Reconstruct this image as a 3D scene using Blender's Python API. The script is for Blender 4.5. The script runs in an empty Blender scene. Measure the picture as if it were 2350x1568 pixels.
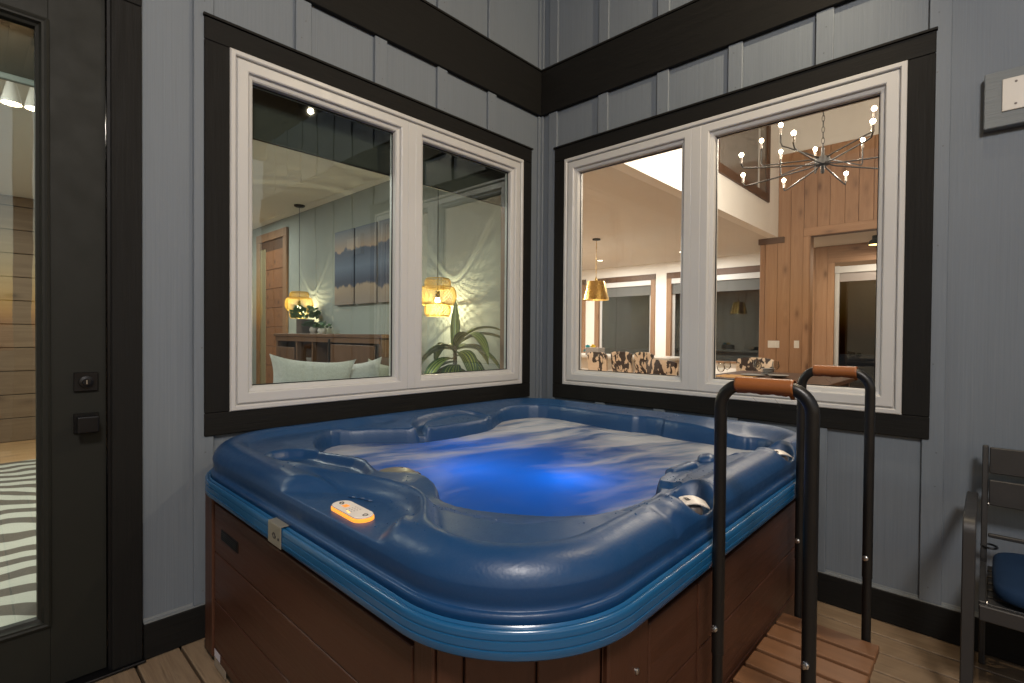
import bpy, bmesh, math, random
import numpy as np
from mathutils import Vector, Matrix, Euler
random.seed(7)
S = bpy.context.scene
COL = S.collection
R = math.radians

# ------------------------------------------------------------------ camera, world, lights, exposure
CAM = Vector((2.3179, -2.7335, 1.24)); YAW, PIT, ROL = 0.7558, -0.0132, 0.0080
F_ = Vector((-math.sin(YAW)*math.cos(PIT), math.cos(YAW)*math.cos(PIT), math.sin(PIT)))
R_ = Vector((math.cos(YAW), math.sin(YAW), 0)); U_ = R_.cross(F_)
R2 = R_*math.cos(ROL) + U_*math.sin(ROL); U2 = U_*math.cos(ROL) - R_*math.sin(ROL)
cd = bpy.data.cameras.new('camera'); co = bpy.data.objects.new('camera', cd); COL.objects.link(co)
co.matrix_world = Matrix(((R2.x, U2.x, -F_.x, CAM.x), (R2.y, U2.y, -F_.y, CAM.y), (R2.z, U2.z, -F_.z, CAM.z), (0, 0, 0, 1)))
cd.sensor_width = 36; cd.lens = 36*1161.35/2350; cd.clip_start = 0.02; cd.clip_end = 500
S.camera = co
W = bpy.data.worlds.new('World'); S.world = W; W.use_nodes = True
bg = W.node_tree.nodes['Background']
sky = W.node_tree.nodes.new('ShaderNodeTexSky'); sky.sky_type = 'NISHITA'; sky.sun_disc = False
sky.sun_elevation = R(-3); sky.sun_rotation = R(120)
W.node_tree.links.new(sky.outputs[0], bg.inputs[0]); bg.inputs[1].default_value = 4.0
S.view_settings.view_transform = 'Standard'; S.view_settings.look = 'None'
S.view_settings.exposure = 0.0; S.view_settings.gamma = 1.0; S.view_settings.use_curve_mapping = False
S.cycles.use_denoising = True; S.cycles.max_bounces = 10; S.cycles.diffuse_bounces = 4
S.cycles.glossy_bounces = 4; S.cycles.transmission_bounces = 6; S.cycles.transparent_max_bounces = 12
S.cycles.sample_clamp_indirect = 4.0; S.cycles.caustics_reflective = False; S.cycles.caustics_refractive = False
S.cycles.use_light_tree = True

def lamp(kind, name, loc, power, color, size=0.05, rot=(0, 0, 0), parent=None, spot=None):
    l = bpy.data.lights.new(name, kind); l.energy = power; l.color = color
    if kind == 'AREA': l.shape = 'DISK'; l.size = size
    else: l.shadow_soft_size = size
    if spot: l.spot_size = R(spot); l.spot_blend = 0.6
    o = bpy.data.objects.new(name, l); COL.objects.link(o)
    o.location = Vector(loc) - (root_loc(parent) if parent else Vector((0, 0, 0)))
    o.rotation_euler = rot
    if parent: o.parent = parent
    return o
def root_loc(o):
    p = Vector((0, 0, 0))
    while o is not None:
        p = p + o.location; o = o.parent
    return p

WARM = (1.0, 0.85, 0.68); WARM2 = (1.0, 0.79, 0.47); NEUT = (1.0, 0.94, 0.86)
PORCH_W = 310

# ------------------------------------------------------------------ mesh helpers
class MB:
    def __init__(s): s.v = []; s.f = []
    def add(s, vs, fs):
        b = len(s.v); s.v += [tuple(map(float, p)) for p in vs]; s.f += [tuple(b+i for i in f) for f in fs]; return s
    def box(s, x0, x1, y0, y1, z0, z1):
        x0, x1 = min(x0, x1), max(x0, x1); y0, y1 = min(y0, y1), max(y0, y1); z0, z1 = min(z0, z1), max(z0, z1)
        vs = [(x0,y0,z0),(x1,y0,z0),(x1,y1,z0),(x0,y1,z0),(x0,y0,z1),(x1,y0,z1),(x1,y1,z1),(x0,y1,z1)]
        return s.add(vs, [(0,3,2,1),(4,5,6,7),(0,1,5,4),(1,2,6,5),(2,3,7,6),(3,0,4,7)])
    def obox(s, c, size, rot=(0,0,0)):
        m = Euler(rot).to_matrix(); hx, hy, hz = [k/2 for k in size]; c = Vector(c)
        vs = [c + m @ Vector(p) for p in ((-hx,-hy,-hz),(hx,-hy,-hz),(hx,hy,-hz),(-hx,hy,-hz),(-hx,-hy,hz),(hx,-hy,hz),(hx,hy,hz),(-hx,hy,hz))]
        return s.add(vs, [(0,3,2,1),(4,5,6,7),(0,1,5,4),(1,2,6,5),(2,3,7,6),(3,0,4,7)])
    def prism(s, poly, lo, hi, axis='z'):
        n = len(poly)
        def P(a, b, h): return (a, b, h) if axis == 'z' else ((a, h, b) if axis == 'y' else (h, a, b))
        vs = [P(a, b, lo) for a, b in poly] + [P(a, b, hi) for a, b in poly]
        fs = [tuple(range(n))[::-1], tuple(range(n, 2*n))] + [(i, (i+1) % n, n+(i+1) % n, n+i) for i in range(n)]
        return s.add(vs, fs)
    def tube(s, pts, r, n=10, caps=True, closed=False, squash=1.0):
        pts = [Vector(p) for p in pts]; m = len(pts); rings = []
        rr = r if isinstance(r, (list, tuple)) else [r]*m
        up = None
        for i, p in enumerate(pts):
            if closed: t = pts[(i+1) % m] - pts[i-1]
            else: t = pts[min(i+1, m-1)] - pts[max(i-1, 0)]
            t.normalize()
            if up is None:
                up = Vector((0, 0, 1)) if abs(t.z) < 0.9 else Vector((1, 0, 0))
            a = t.cross(up)
            if a.length < 1e-6: a = t.orthogonal()
            a.normalize(); up = a.cross(t).normalized()
            rings.append([p + rr[i]*(a*math.cos(2*math.pi*k/n) + up*math.sin(2*math.pi*k/n)*squash) for k in range(n)])
        vs = [q for g in rings for q in g]; fs = []
        for i in range(m if closed else m-1):
            j = (i+1) % m
            for k in range(n):
                fs.append((i*n+k, i*n+(k+1) % n, j*n+(k+1) % n, j*n+k))
        if caps and not closed:
            fs.append(tuple(range(n))[::-1]); fs.append(tuple((m-1)*n+k for k in range(n)))
        return s.add(vs, fs)
    def lathe(s, prof, c, n=24, axis='z', caps=True):
        c = Vector(c); vs = []
        for r, h in prof:
            for k in range(n):
                a = 2*math.pi*k/n; q = (r*math.cos(a), r*math.sin(a), h)
                if axis == 'x': q = (h, q[0], q[1])
                if axis == 'y': q = (q[0], h, q[1])
                vs.append(c + Vector(q))
        m = len(prof)
        fs = [(i*n+k, i*n+(k+1) % n, (i+1)*n+(k+1) % n, (i+1)*n+k) for i in range(m-1) for k in range(n)]
        if caps: fs += [tuple(range(n))[::-1], tuple((m-1)*n+k for k in range(n))]
        return s.add(vs, fs)
    def build(s, name, mat, parent=None, smooth=False, bevel=0.0, seg=1, sharp=38, fix=True):
        off = root_loc(parent) if parent else Vector((0, 0, 0))
        me = bpy.data.meshes.new(name)
        me.from_pydata([(p[0]-off.x, p[1]-off.y, p[2]-off.z) for p in s.v], [], s.f)
        if fix: bm = bmesh.new(); bm.from_mesh(me); bmesh.ops.recalc_face_normals(bm, faces=bm.faces); bm.to_mesh(me); bm.free()
        if smooth:
            for p in me.polygons: p.use_smooth = True
            if sharp: me.set_sharp_from_angle(angle=R(sharp))
        if mat: me.materials.append(mat)
        o = bpy.data.objects.new(name, me); COL.objects.link(o)
        if parent: o.parent = parent
        if bevel:
            b = o.modifiers.new('bevel', 'BEVEL'); b.width = bevel; b.segments = seg; b.limit_method = 'ANGLE'; b.angle_limit = R(40)
        return o
def tag(o, label=None, cat=None, group=None, kind=None):
    if label: o['label'] = label
    if cat: o['category'] = cat
    if group: o['group'] = group
    if kind: o['kind'] = kind
    return o
def thing(name, loc, label, cat, group=None):
    o = bpy.data.objects.new(name, None); COL.objects.link(o); o.location = loc; o.empty_display_size = 0.05
    return tag(o, label, cat, group)
def struct(name, mb, mat, **k): return tag(mb.build(name, mat, **k), kind='structure')
def copy_tree(o, parent=None):
    c = o.copy(); COL.objects.link(c); c.parent = parent
    for ch in list(o.children): copy_tree(ch, c)
    return c
def share(name, src, parent, loc=None, rot=None):
    c = bpy.data.objects.new(name, src.data); COL.objects.link(c); c.parent = parent
    if loc is not None: c.location = loc
    if rot is not None: c.rotation_euler = rot
    for m in src.modifiers:
        if m.type == 'BEVEL':
            b = c.modifiers.new('bevel', 'BEVEL'); b.width = m.width; b.segments = m.segments; b.limit_method = 'ANGLE'; b.angle_limit = m.angle_limit
    return c

# ------------------------------------------------------------------ material helpers
class NT:
    def __init__(s, name):
        s.m = bpy.data.materials.new(name); s.m.use_nodes = True; s.t = s.m.node_tree; s.n = s.t.nodes
        s.p = s.n['Principled BSDF']; s.out = s.n['Material Output']; s._tc = None
    def l(s, a, b): s.t.links.new(a, b)
    def new(s, typ, **k):
        n = s.n.new(typ)
        for a, b in k.items(): setattr(n, a, b)
        return n
    def coord(s, scale=(1, 1, 1), rot=(0, 0, 0), loc=(0, 0, 0), kind='Object', rand=0.0):
        if s._tc is None: s._tc = s.new('ShaderNodeTexCoord')
        mp = s.new('ShaderNodeMapping'); mp.inputs['Scale'].default_value = scale; mp.inputs['Rotation'].default_value = rot
        mp.inputs['Location'].default_value = loc
        src = s._tc.outputs[kind]
        if rand:
            oi = s.new('ShaderNodeObjectInfo'); ad = s.new('ShaderNodeVectorMath', operation='MULTIPLY_ADD')
            ad.inputs[1].default_value = (rand, rand*1.7, rand*0.6); s.l(oi.outputs['Random'], ad.inputs[0]); s.l(src, ad.inputs[2]); src = ad.outputs[0]
        s.l(src, mp.inputs[0]); return mp.outputs[0]
    def noise(s, vec, scale, detail=4, rough=0.55, dist=0.0):
        n = s.new('ShaderNodeTexNoise'); n.inputs['Scale'].default_value = scale; n.inputs['Detail'].default_value = detail
        n.inputs['Roughness'].default_value = rough; n.inputs['Distortion'].default_value = dist
        s.l(vec, n.inputs['Vector']); return n.outputs[0]
    def ramp(s, fac, stops, interp='LINEAR'):
        r = s.new('ShaderNodeValToRGB'); r.color_ramp.interpolation = interp
        e = r.color_ramp.elements
        while len(e) < len(stops): e.new(0.5)
        for k, (p, c) in enumerate(stops):
            e[k].position = p; e[k].color = (c[0], c[1], c[2], 1) if hasattr(c, '__len__') else (c, c, c, 1)
        s.l(fac, r.inputs[0]); return r.outputs[0]
    def mix(s, fac, a, b, mode='MIX'):
        m = s.new('ShaderNodeMix', data_type='RGBA', blend_type=mode)
        for k, v in ((0, fac), (6, a), (7, b)):
            if hasattr(v, 'is_linked') or hasattr(v, 'links'): s.l(v, m.inputs[k])
            elif hasattr(v, '__len__'): m.inputs[k].default_value = (v[0], v[1], v[2], 1)
            else: m.inputs[k].default_value = v
        return m.outputs[2]
    def math(s, op, a, b=0.0, clamp=False):
        m = s.new('ShaderNodeMath', operation=op, use_clamp=clamp)
        for k, v in ((0, a), (1, b)):
            if hasattr(v, 'links'): s.l(v, m.inputs[k])
            else: m.inputs[k].default_value = v
        return m.outputs[0]
    def sep(s, vec):
        n = s.new('ShaderNodeSeparateXYZ'); s.l(vec, n.inputs[0]); return n.outputs
    def bump(s, h, strength=0.3, dist=0.01):
        b = s.new('ShaderNodeBump'); b.inputs['Strength'].default_value = strength; b.inputs['Distance'].default_value = dist
        s.l(h, b.inputs['Height']); s.l(b.outputs[0], s.p.inputs['Normal']); return b
    def base(s, c):
        if hasattr(c, 'links'): s.l(c, s.p.inputs['Base Color'])
        else: s.p.inputs['Base Color'].default_value = (c[0], c[1], c[2], 1)
    def set(s, **k):
        nm = dict(rough='Roughness', metal='Metallic', spec='Specular IOR Level', coat='Coat Weight', coat_rough='Coat Roughness',
                  trans='Transmission Weight', ior='IOR', sheen='Sheen Weight', alpha='Alpha', em='Emission Strength', sss='Subsurface Weight')
        for a, b in k.items():
            i = s.p.inputs[nm[a]]
            if hasattr(b, 'links'): s.l(b, i)
            else: i.default_value = b
        return s
def plain(name, c, rough=0.5, metal=0.0, var=0.06, bump=0.0, bscale=60, **k):
    n = NT(name); v = n.coord(rand=5.0)
    f = n.noise(v, 6.0, 5)
    n.base(n.mix(f, [q*(1-var) for q in c], [min(1, q*(1+var)) for q in c]))
    n.set(rough=n.ramp(n.noise(v, 14.0, 4), [(0.3, max(0.02, rough-0.05)), (0.7, min(1, rough+0.06))]), metal=metal, **k)
    if bump: n.bump(n.noise(v, bscale, 4), bump, 0.004)
    return n.m
def emit(name, c, strength):
    n = NT(name); n.base((0.02, 0.02, 0.02)); n.p.inputs['Emission Color'].default_value = (*c, 1); n.set(em=strength); return n.m
def grain(name, c1, c2, axis='z', rough=0.6, fine=70, long=2.0, bump=0.4, big=None, spec=0.4, bdist=0.003):
    """painted or stained timber: streaks along one axis"""
    n = NT(name)
    sc = {'z': (fine, fine, long), 'x': (long, fine, fine), 'y': (fine, long, fine)}[axis]
    v = n.coord(scale=sc, rand=9.0); f = n.noise(v, 1.0, 6, 0.65, 0.4)
    v2 = n.coord(rand=3.0); g = n.noise(v2, 1.6, 3)
    c = n.mix(n.ramp(f, [(0.25, 0.0), (0.75, 1.0)]), c1, c2)
    c = n.mix(n.math('MULTIPLY', g, 0.35), c, [q*0.72 for q in c1])
    n.base(c); n.set(rough=n.ramp(f, [(0.3, rough-0.08), (0.7, rough+0.08)]), spec=spec)
    n.bump(f, bump, bdist); return n.m
def pine(name, c1, c2, axis='z', rough=0.55, knots=True, scale=1.0):
    n = NT(name)
    sc = {'z': (14, 14, 0.9), 'x': (0.9, 14, 14), 'y': (14, 0.9, 14)}[axis]
    v = n.coord(scale=[q*scale for q in sc], rand=13.0)
    f = n.noise(v, 1.0, 5, 0.6, 1.2); ff = n.noise(n.coord(scale=[q*6 for q in sc], rand=4.0), 1.0, 4)
    c = n.mix(n.ramp(f, [(0.30, 0.0), (0.70, 1.0)]), c1, c2)
    c = n.mix(n.math('MULTIPLY', ff, 0.35), c, [q*0.55 for q in c1])
    oi = n.new('ShaderNodeObjectInfo')
    c = n.mix(n.math('MULTIPLY', oi.outputs['Random'], 0.35), c, [q*0.68 for q in c1])
    if knots:
        kc = {'z': (5.5, 5.5, 2.2), 'x': (2.2, 5.5, 5.5), 'y': (5.5, 2.2, 5.5)}[axis]
        vo = n.new('ShaderNodeTexVoronoi'); vo.inputs['Scale'].default_value = 1.0
        n.l(n.coord(scale=[q*scale for q in kc], rand=31.0), vo.inputs['Vector'])
        k = n.ramp(vo.outputs['Distance'], [(0.07, 1.0), (0.16, 0.35), (0.30, 0.0)])
        c = n.mix(n.math('MULTIPLY', k, 0.65), c, [c1[0]*0.22, c1[1]*0.15, c1[2]*0.12])
    n.base(c); n.set(rough=rough); n.bump(f, 0.15, 0.003); return n.m
def glass_pane(name, tint=(1, 1, 1), boost=1.6, dirt=0.0):
    n = NT(name); t = n.t; n.n.remove(n.p)
    tr = n.new('ShaderNodeBsdfTransparent'); tr.inputs[0].default_value = (*tint, 1)
    gl = n.new('ShaderNodeBsdfGlossy'); gl.inputs['Roughness'].default_value = 0.012; gl.inputs['Color'].default_value = (0.93, 1.0, 0.96, 1)
    fr = n.new('ShaderNodeFresnel'); fr.inputs[0].default_value = 1.45
    mx = n.new('ShaderNodeMixShader'); geo = n.new('ShaderNodeNewGeometry'); n.l(n.math('MULTIPLY', n.math('MULTIPLY', fr.outputs[0], boost, True), n.math('SUBTRACT', 1.0, geo.outputs['Backfacing'])), mx.inputs[0])
    v = n.coord(); b = n.new('ShaderNodeBump'); b.inputs['Strength'].default_value = 0.05; b.inputs['Distance'].default_value = 0.02
    n.l(n.noise(v, 2.2, 2), b.inputs['Height']); n.l(b.outputs[0], gl.inputs['Normal'])
    n.l(tr.outputs[0], mx.inputs[1]); n.l(gl.outputs[0], mx.inputs[2]); n.l(mx.outputs[0], n.out.inputs[0])
    return n.m

M = {}
M['siding'] = grain('siding_paint', (0.138, 0.161, 0.188), (0.176, 0.203, 0.235), 'z', 0.62, 190, 2.2, 0.55, bdist=0.0022)
M['batten'] = grain('batten_paint', (0.142, 0.165, 0.192), (0.173, 0.199, 0.230), 'z', 0.60, 120, 5, 0.35, bdist=0.002)
M['trim_v'] = grain('black_trim_vertical', (0.0030, 0.0028, 0.0025), (0.0078, 0.0072, 0.0062), 'z', 0.72, 90, 4, 0.6, bdist=0.003, spec=0.25)
M['trim_x'] = grain('black_trim_along_x', (0.0030, 0.0028, 0.0025), (0.0078, 0.0072, 0.0062), 'x', 0.72, 90, 4, 0.6, bdist=0.003, spec=0.25)
M['trim_y'] = grain('black_trim_along_y', (0.0030, 0.0028, 0.0025), (0.0078, 0.0072, 0.0062), 'y', 0.72, 90, 4, 0.6, bdist=0.003, spec=0.25)
M['vinyl'] = plain('white_vinyl', (0.50, 0.495, 0.485), 0.38, var=0.03, bump=0.02, bscale=25)
M['door_paint'] = plain('door_paint', (0.0115, 0.012, 0.0095), 0.60, var=0.06, bump=0.05, bscale=120, spec=0.25)
M['flash'] = plain('metal_flashing', (0.26, 0.28, 0.29), 0.45, 0.3)
M['black_metal'] = plain('matte_black_metal', (0.006, 0.006, 0.007), 0.35, 0.4)
M['rail'] = plain('black_powder_coat', (0.008, 0.0075, 0.0072), 0.36, 0.2, bump=0.05, bscale=300)
M['steel'] = plain('stainless_steel', (0.55, 0.54, 0.52), 0.28, 1.0)
M['glass'] = glass_pane('window_glass', (0.86, 0.915, 0.895), 3.3)
M['glass2'] = glass_pane('window_glass_clear', (0.97, 0.985, 0.98), 1.2)
M['night_glass'] = glass_pane('night_glass', (0.55, 0.56, 0.55), 1.8)
M['jamb'] = pine('jamb_pine', (0.23, 0.125, 0.065), (0.30, 0.17, 0.09), 'z')
M['pine'] = pine('knotty_pine', (0.33, 0.180, 0.095), (0.42, 0.245, 0.140), 'z')
M['pine_x'] = pine('knotty_pine_along_x', (0.33, 0.180, 0.095), (0.42, 0.245, 0.140), 'x')
M['pine_dk'] = pine('stained_pine', (0.085, 0.040, 0.020), (0.13, 0.066, 0.034), 'z')
M['pine_dkx'] = pine('stained_pine_along_x', (0.085, 0.040, 0.020), (0.13, 0.066, 0.034), 'x')
M['plank_y'] = pine('interior_plank', (0.17, 0.108, 0.064), (0.25, 0.17, 0.105), 'y')
M['plank_o'] = pine('orange_plank', (0.20, 0.085, 0.036), (0.27, 0.125, 0.058), 'y')
M['floor_int'] = pine('oak_floor', (0.42, 0.24, 0.11), (0.52, 0.33, 0.17), 'y', 0.4)
M['white_wall'] = plain('white_drywall', (0.72, 0.69, 0.64), 0.8, var=0.03, bump=0.06, bscale=150)
M['ceiling'] = plain('ceiling_paint', (0.70, 0.68, 0.65), 0.85, var=0.03, bump=0.08, bscale=130)
M['sage'] = plain('sage_drywall', (0.270, 0.300, 0.285), 0.75, var=0.03, bump=0.06, bscale=150)
M['porch_ceil'] = pine('porch_ceiling_board', (0.20, 0.125, 0.06), (0.27, 0.18, 0.09), 'x', 0.6)
M['bulb'] = emit('warm_bulb', (1.0, 0.74, 0.44), 45.0)
M['bulb_soft'] = emit('warm_lens', (1.0, 0.83, 0.62), 9.0)
M['led_white'] = emit('porch_lens', (1.0, 0.86, 0.80), 14.0)

# ------------------------------------------------------------------ wall construction (s along the wall, n outward, z up)
def LW(s0, s1, n0, n1, z0, z1, mb): return mb.box(n0, n1, -s1, -s0, z0, z1)      # wall on the left, plane x = 0
def RW(s0, s1, n0, n1, z0, z1, mb): return mb.box(s0, s1, -n1, -n0, z0, z1)      # wall on the right, plane y = 0
def ring(mb, wall, s0, s1, z0, z1, prof):
    """mitred moulding round a rectangle; prof = (inward, outward) pairs"""
    vs = []
    for cs, cz, ds, dz in ((s0, z0, 1, 1), (s1, z0, -1, 1), (s1, z1, -1, -1), (s0, z1, 1, -1)):
        for u, n in prof:
            s, z = cs+ds*u, cz+dz*u
            vs.append((n, -s, z) if wall is LW else (s, -n, z))
    m = len(prof)
    fs = [(i*m+k, i*m+k+1, ((i+1) % 4)*m+k+1, ((i+1) % 4)*m+k) for i in range(4) for k in range(m-1)]
    return mb.add(vs, fs)

ZT, ZB, TRT, TRB = 2.4128, 0.9123, 2.5035, 0.8189       # window frame and black trim heights
BZ0, BZ1 = 2.764, 3.064                                  # black band
TOPZ = 3.80
def build_wall(name, wall, battens, win, trim, end, base0, label, door=None):
    root = thing(name, (0, 0, 0), label, 'wall')
    edges = [0.0] + [b for b in battens] + [end]
    for a, b in zip(edges[:-1], edges[1:]):
        if door and a >= door[0]-0.02 and b <= door[1]+0.02: continue
        a2, b2 = a+0.002, b-0.002
        if door and a2 < door[0] < b2: b2 = door[0]
        if door and a2 < door[1] < b2: a2 = door[1]
        cuts = [(0.13, BZ0+0.05), (BZ1-0.05, TOPZ)]
        if b2 > win[0]+0.03 and a2 < win[1]-0.03:
            if a2 < win[0]-0.03 or b2 > win[1]+0.03:
                # a column that runs past the window edge: split it at the edge
                e = win[0]+0.01 if a2 < win[0]-0.03 else win[1]-0.01
                so, si = ((a2, e), (e, b2)) if a2 < win[0]-0.03 else ((e, b2), (a2, e))
                m = MB(); wall(so[0], so[1], -0.02, 0, 0.13, BZ0+0.05, m); wall(si[0], si[1], -0.02, 0, 0.13, ZB+0.01, m); wall(si[0], si[1], -0.02, 0, ZT-0.01, BZ0+0.05, m)
                m.build('siding_panel', M['siding'], root)
                m = MB(); wall(a2, b2, -0.02, 0, BZ1-0.05, TOPZ, m); m.build('siding_panel', M['siding'], root)
                continue
            cuts = [(0.13, ZB+0.01), (ZT-0.01, BZ0+0.05), (BZ1-0.05, TOPZ)]
        for z0, z1 in cuts:
            m = MB(); wall(a2, b2, -0.02, 0, z0, z1, m); m.build('siding_panel', M['siding'], root)
    if door:
        m = MB(); wall(door[0], door[1], -0.02, 0, 2.53, BZ0+0.05, m); m.build('siding_panel', M['siding'], root)
        m = MB(); wall(door[0], door[1], -0.02, 0, BZ1-0.05, TOPZ, m); m.build('siding_panel', M['siding'], root)
    hw = 0.036
    for b in battens:
        if door and door[0]-0.05 < b < door[1]+0.05:
            z_list = [(2.53, BZ0), (BZ1, TOPZ)]
        elif trim[0]+hw < b < trim[1]-hw: z_list = [(0.142, TRB), (TRT, BZ0-0.001), (BZ1, TOPZ)]
        else: z_list = [(0.142, BZ0-0.001), (BZ1, TOPZ)]
        for z0, z1 in z_list:
            m = MB(); wall(b-hw, b+hw, 0.0005, 0.018, z0, z1, m); m.build('batten', M['batten'], root, bevel=0.0025)
    m = MB(); wall(0.0005, 0.036, 0.0005, 0.0165, 0.142, BZ0-0.001, m); wall(0.0005, 0.036, 0.0005, 0.0165, BZ1, TOPZ, m)
    m.build('batten', M['batten'], root, bevel=0.002)
    tm = M['trim_y'] if wall is LW else M['trim_x']
    m = MB(); wall(0.0 if wall is LW else 0.031, end, 0.0005, 0.030, BZ0, BZ1, m); m.build('trim_band', tm, root, bevel=0.003)
    m = MB(); wall(0.0 if wall is LW else 0.036, end, 0.0005, 0.036, BZ1+0.0005, BZ1+0.012, m); m.build('drip_cap', tm, root)
    ends = [(base0, end)] if not door else [(base0, door[0]-0.004), (door[1]+0.004, end)]
    for a, b in ends:
        m = MB(); wall(a, b, 0.0005, 0.026, 0.004, 0.138, m); m.build('baseboard', tm, root, bevel=0.003)
        m = MB(); wall(a, b, 0.0005, 0.022, 0.1385, 0.1425, m); wall(a, b, 0.0005, 0.004, 0.1425, 0.152, m); m.build('flashing', M['flash'], root)
    return root

LB = [0.4885, 0.8885, 1.291, 1.6965, 2.1015, 2.505, 2.91, 3.315, 3.72, 4.125, 4.53]
RB = [0.125, 0.527, 0.931, 1.336, 1.740, 2.155, 2.56, 2.96, 3.37, 3.77, 4.17, 4.58]
wl = build_wall('porch_wall', LW, LB, (0.2056, 2.0084), (0.1162, 2.1017), 5.0, 0.0,
                'blue gray board and batten wall left of the corner, holding the dark door', door=(2.306, 3.42))
wr = build_wall('porch_wall', RW, RB, (0.2374, 2.05), (0.1492, 2.1431), 5.0, 0.027,
                'blue gray board and batten wall right of the corner, behind the patio chair')

def nails(root, wall, battens, z_rows, trim):
    m = MB(); rng = random.Random(11)
    for b in battens:
        for zr in z_rows:
            if trim[0] < b < trim[1] and TRB < zr < TRT: continue
            z = zr+rng.uniform(-0.03, 0.03); s_ = b+rng.uniform(-0.015, 0.015)
            p = (0.018, -s_, z) if wall is LW else (s_, -0.018, z)
            m.lathe([(0.0032, -0.001), (0.0032, 0.0006), (0.001, 0.0009)] if wall is LW else [(0.0032, 0.001), (0.0032, -0.0006), (0.001, -0.0009)], p, 7, 'x' if wall is LW else 'y')
    o = m.build('nail_head', M['nail'], root); o['kind'] = 'stuff'
M['nail'] = plain('nail_paint', (0.10, 0.11, 0.12), 0.5)
ZR = [0.22, 0.60, 0.78, 1.15, 1.60, 2.05, 2.35, 2.56, 2.70, 3.16, 3.50]
nails(wl, LW, LB[:5], ZR, (0.1162, 2.08)); nails(wr, RW, RB[:8], ZR, (0.1492, 2.12))

SASH = [(0, -0.03), (0, 0.026), (0.004, 0.0285), (0.040, 0.0285), (0.0445, 0.025), (0.0485, 0.012), (0.062, 0.008), (0.067, 0.002), (0.069, -0.020), (0.069, -0.045)]
FRAME = [(-0.004, 0.0), (0.0, 0.030), (0.004, 0.034), (0.018, 0.034), (0.022, 0.030), (0.0245, 0.018), (0.031, 0.018)]
def build_window(wall, s0, s1, t0, t1, mid0, mid1, label, glass, loc):
    root = thing('window', loc, label, 'window')
    tm = M['trim_y'] if wall is LW else M['trim_x']
    m = MB(); wall(t0, t1, 0.0004, 0.026, ZT+0.0005, TRT, m); m.build('trim_board', tm, root, bevel=0.003)
    m = MB(); wall(t0, t1, 0.0004, 0.026, TRB, ZB-0.0005, m); m.build('trim_board', tm, root, bevel=0.003)
    for a, b in ((t0, s0-0.0005), (s1+0.0005, t1)):
        m = MB(); wall(a, b, 0.0004, 0.0255, ZB, ZT, m); m.build('trim_board', M['trim_v'], root, bevel=0.003)
    m = MB(); wall(t0-0.004, t1+0.004, 0.0004, 0.034, TRT+0.0005, TRT+0.010, m); m.build('head_flashing', tm, root)
    m = MB(); ring(m, wall, s0, s1, ZB, ZT, FRAME); m.build('frame', M['vinyl'], root)
    m = MB(); wall(mid0-0.002, mid1+0.002, -0.02, 0.0295, ZB+0.031, ZT-0.031, m); m.build('mullion', M['vinyl'], root, bevel=0.002)
    for a, b in ((s0+0.029, mid0), (mid1, s1-0.029)):
        m = MB(); ring(m, wall, a, b, ZB+0.029, ZT-0.029, SASH); sa = m.build('sash', M['vinyl'], root)
        m = MB(); ring(m, wall, a+0.069, b-0.069, ZB+0.098, ZT-0.098, [(-0.003, -0.0188), (0.004, -0.0188), (0.004, -0.024)]); m.build('gasket', M['black_metal'], sa)
        m = MB(); wall(a+0.066, b-0.066, -0.0275, -0.0235, ZB+0.095, ZT-0.095, m); m.build('pane', glass, sa)
    # wooden liner on the room side
    m = MB(); ring(m, wall, s0+0.012, s1-0.012, ZB+0.012, ZT-0.012, [(0, -0.046), (0.0, -0.168), (-0.09, -0.168), (-0.09, -0.156)]); m.build('liner', M['jamb'], root)
    return root
build_window(LW, 0.2056, 2.0084, 0.1162, 2.1017, 1.082, 1.127, 'white double window in black trim on the left wall, with wicker lamps inside', M['glass'], (0, -1.1, ZB))
build_window(RW, 0.2374, 2.05, 0.1492, 2.1431, 1.113, 1.163, 'white double window in black trim on the right wall, chandelier seen inside', M['glass2'], (1.14, 0, ZB))

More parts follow.
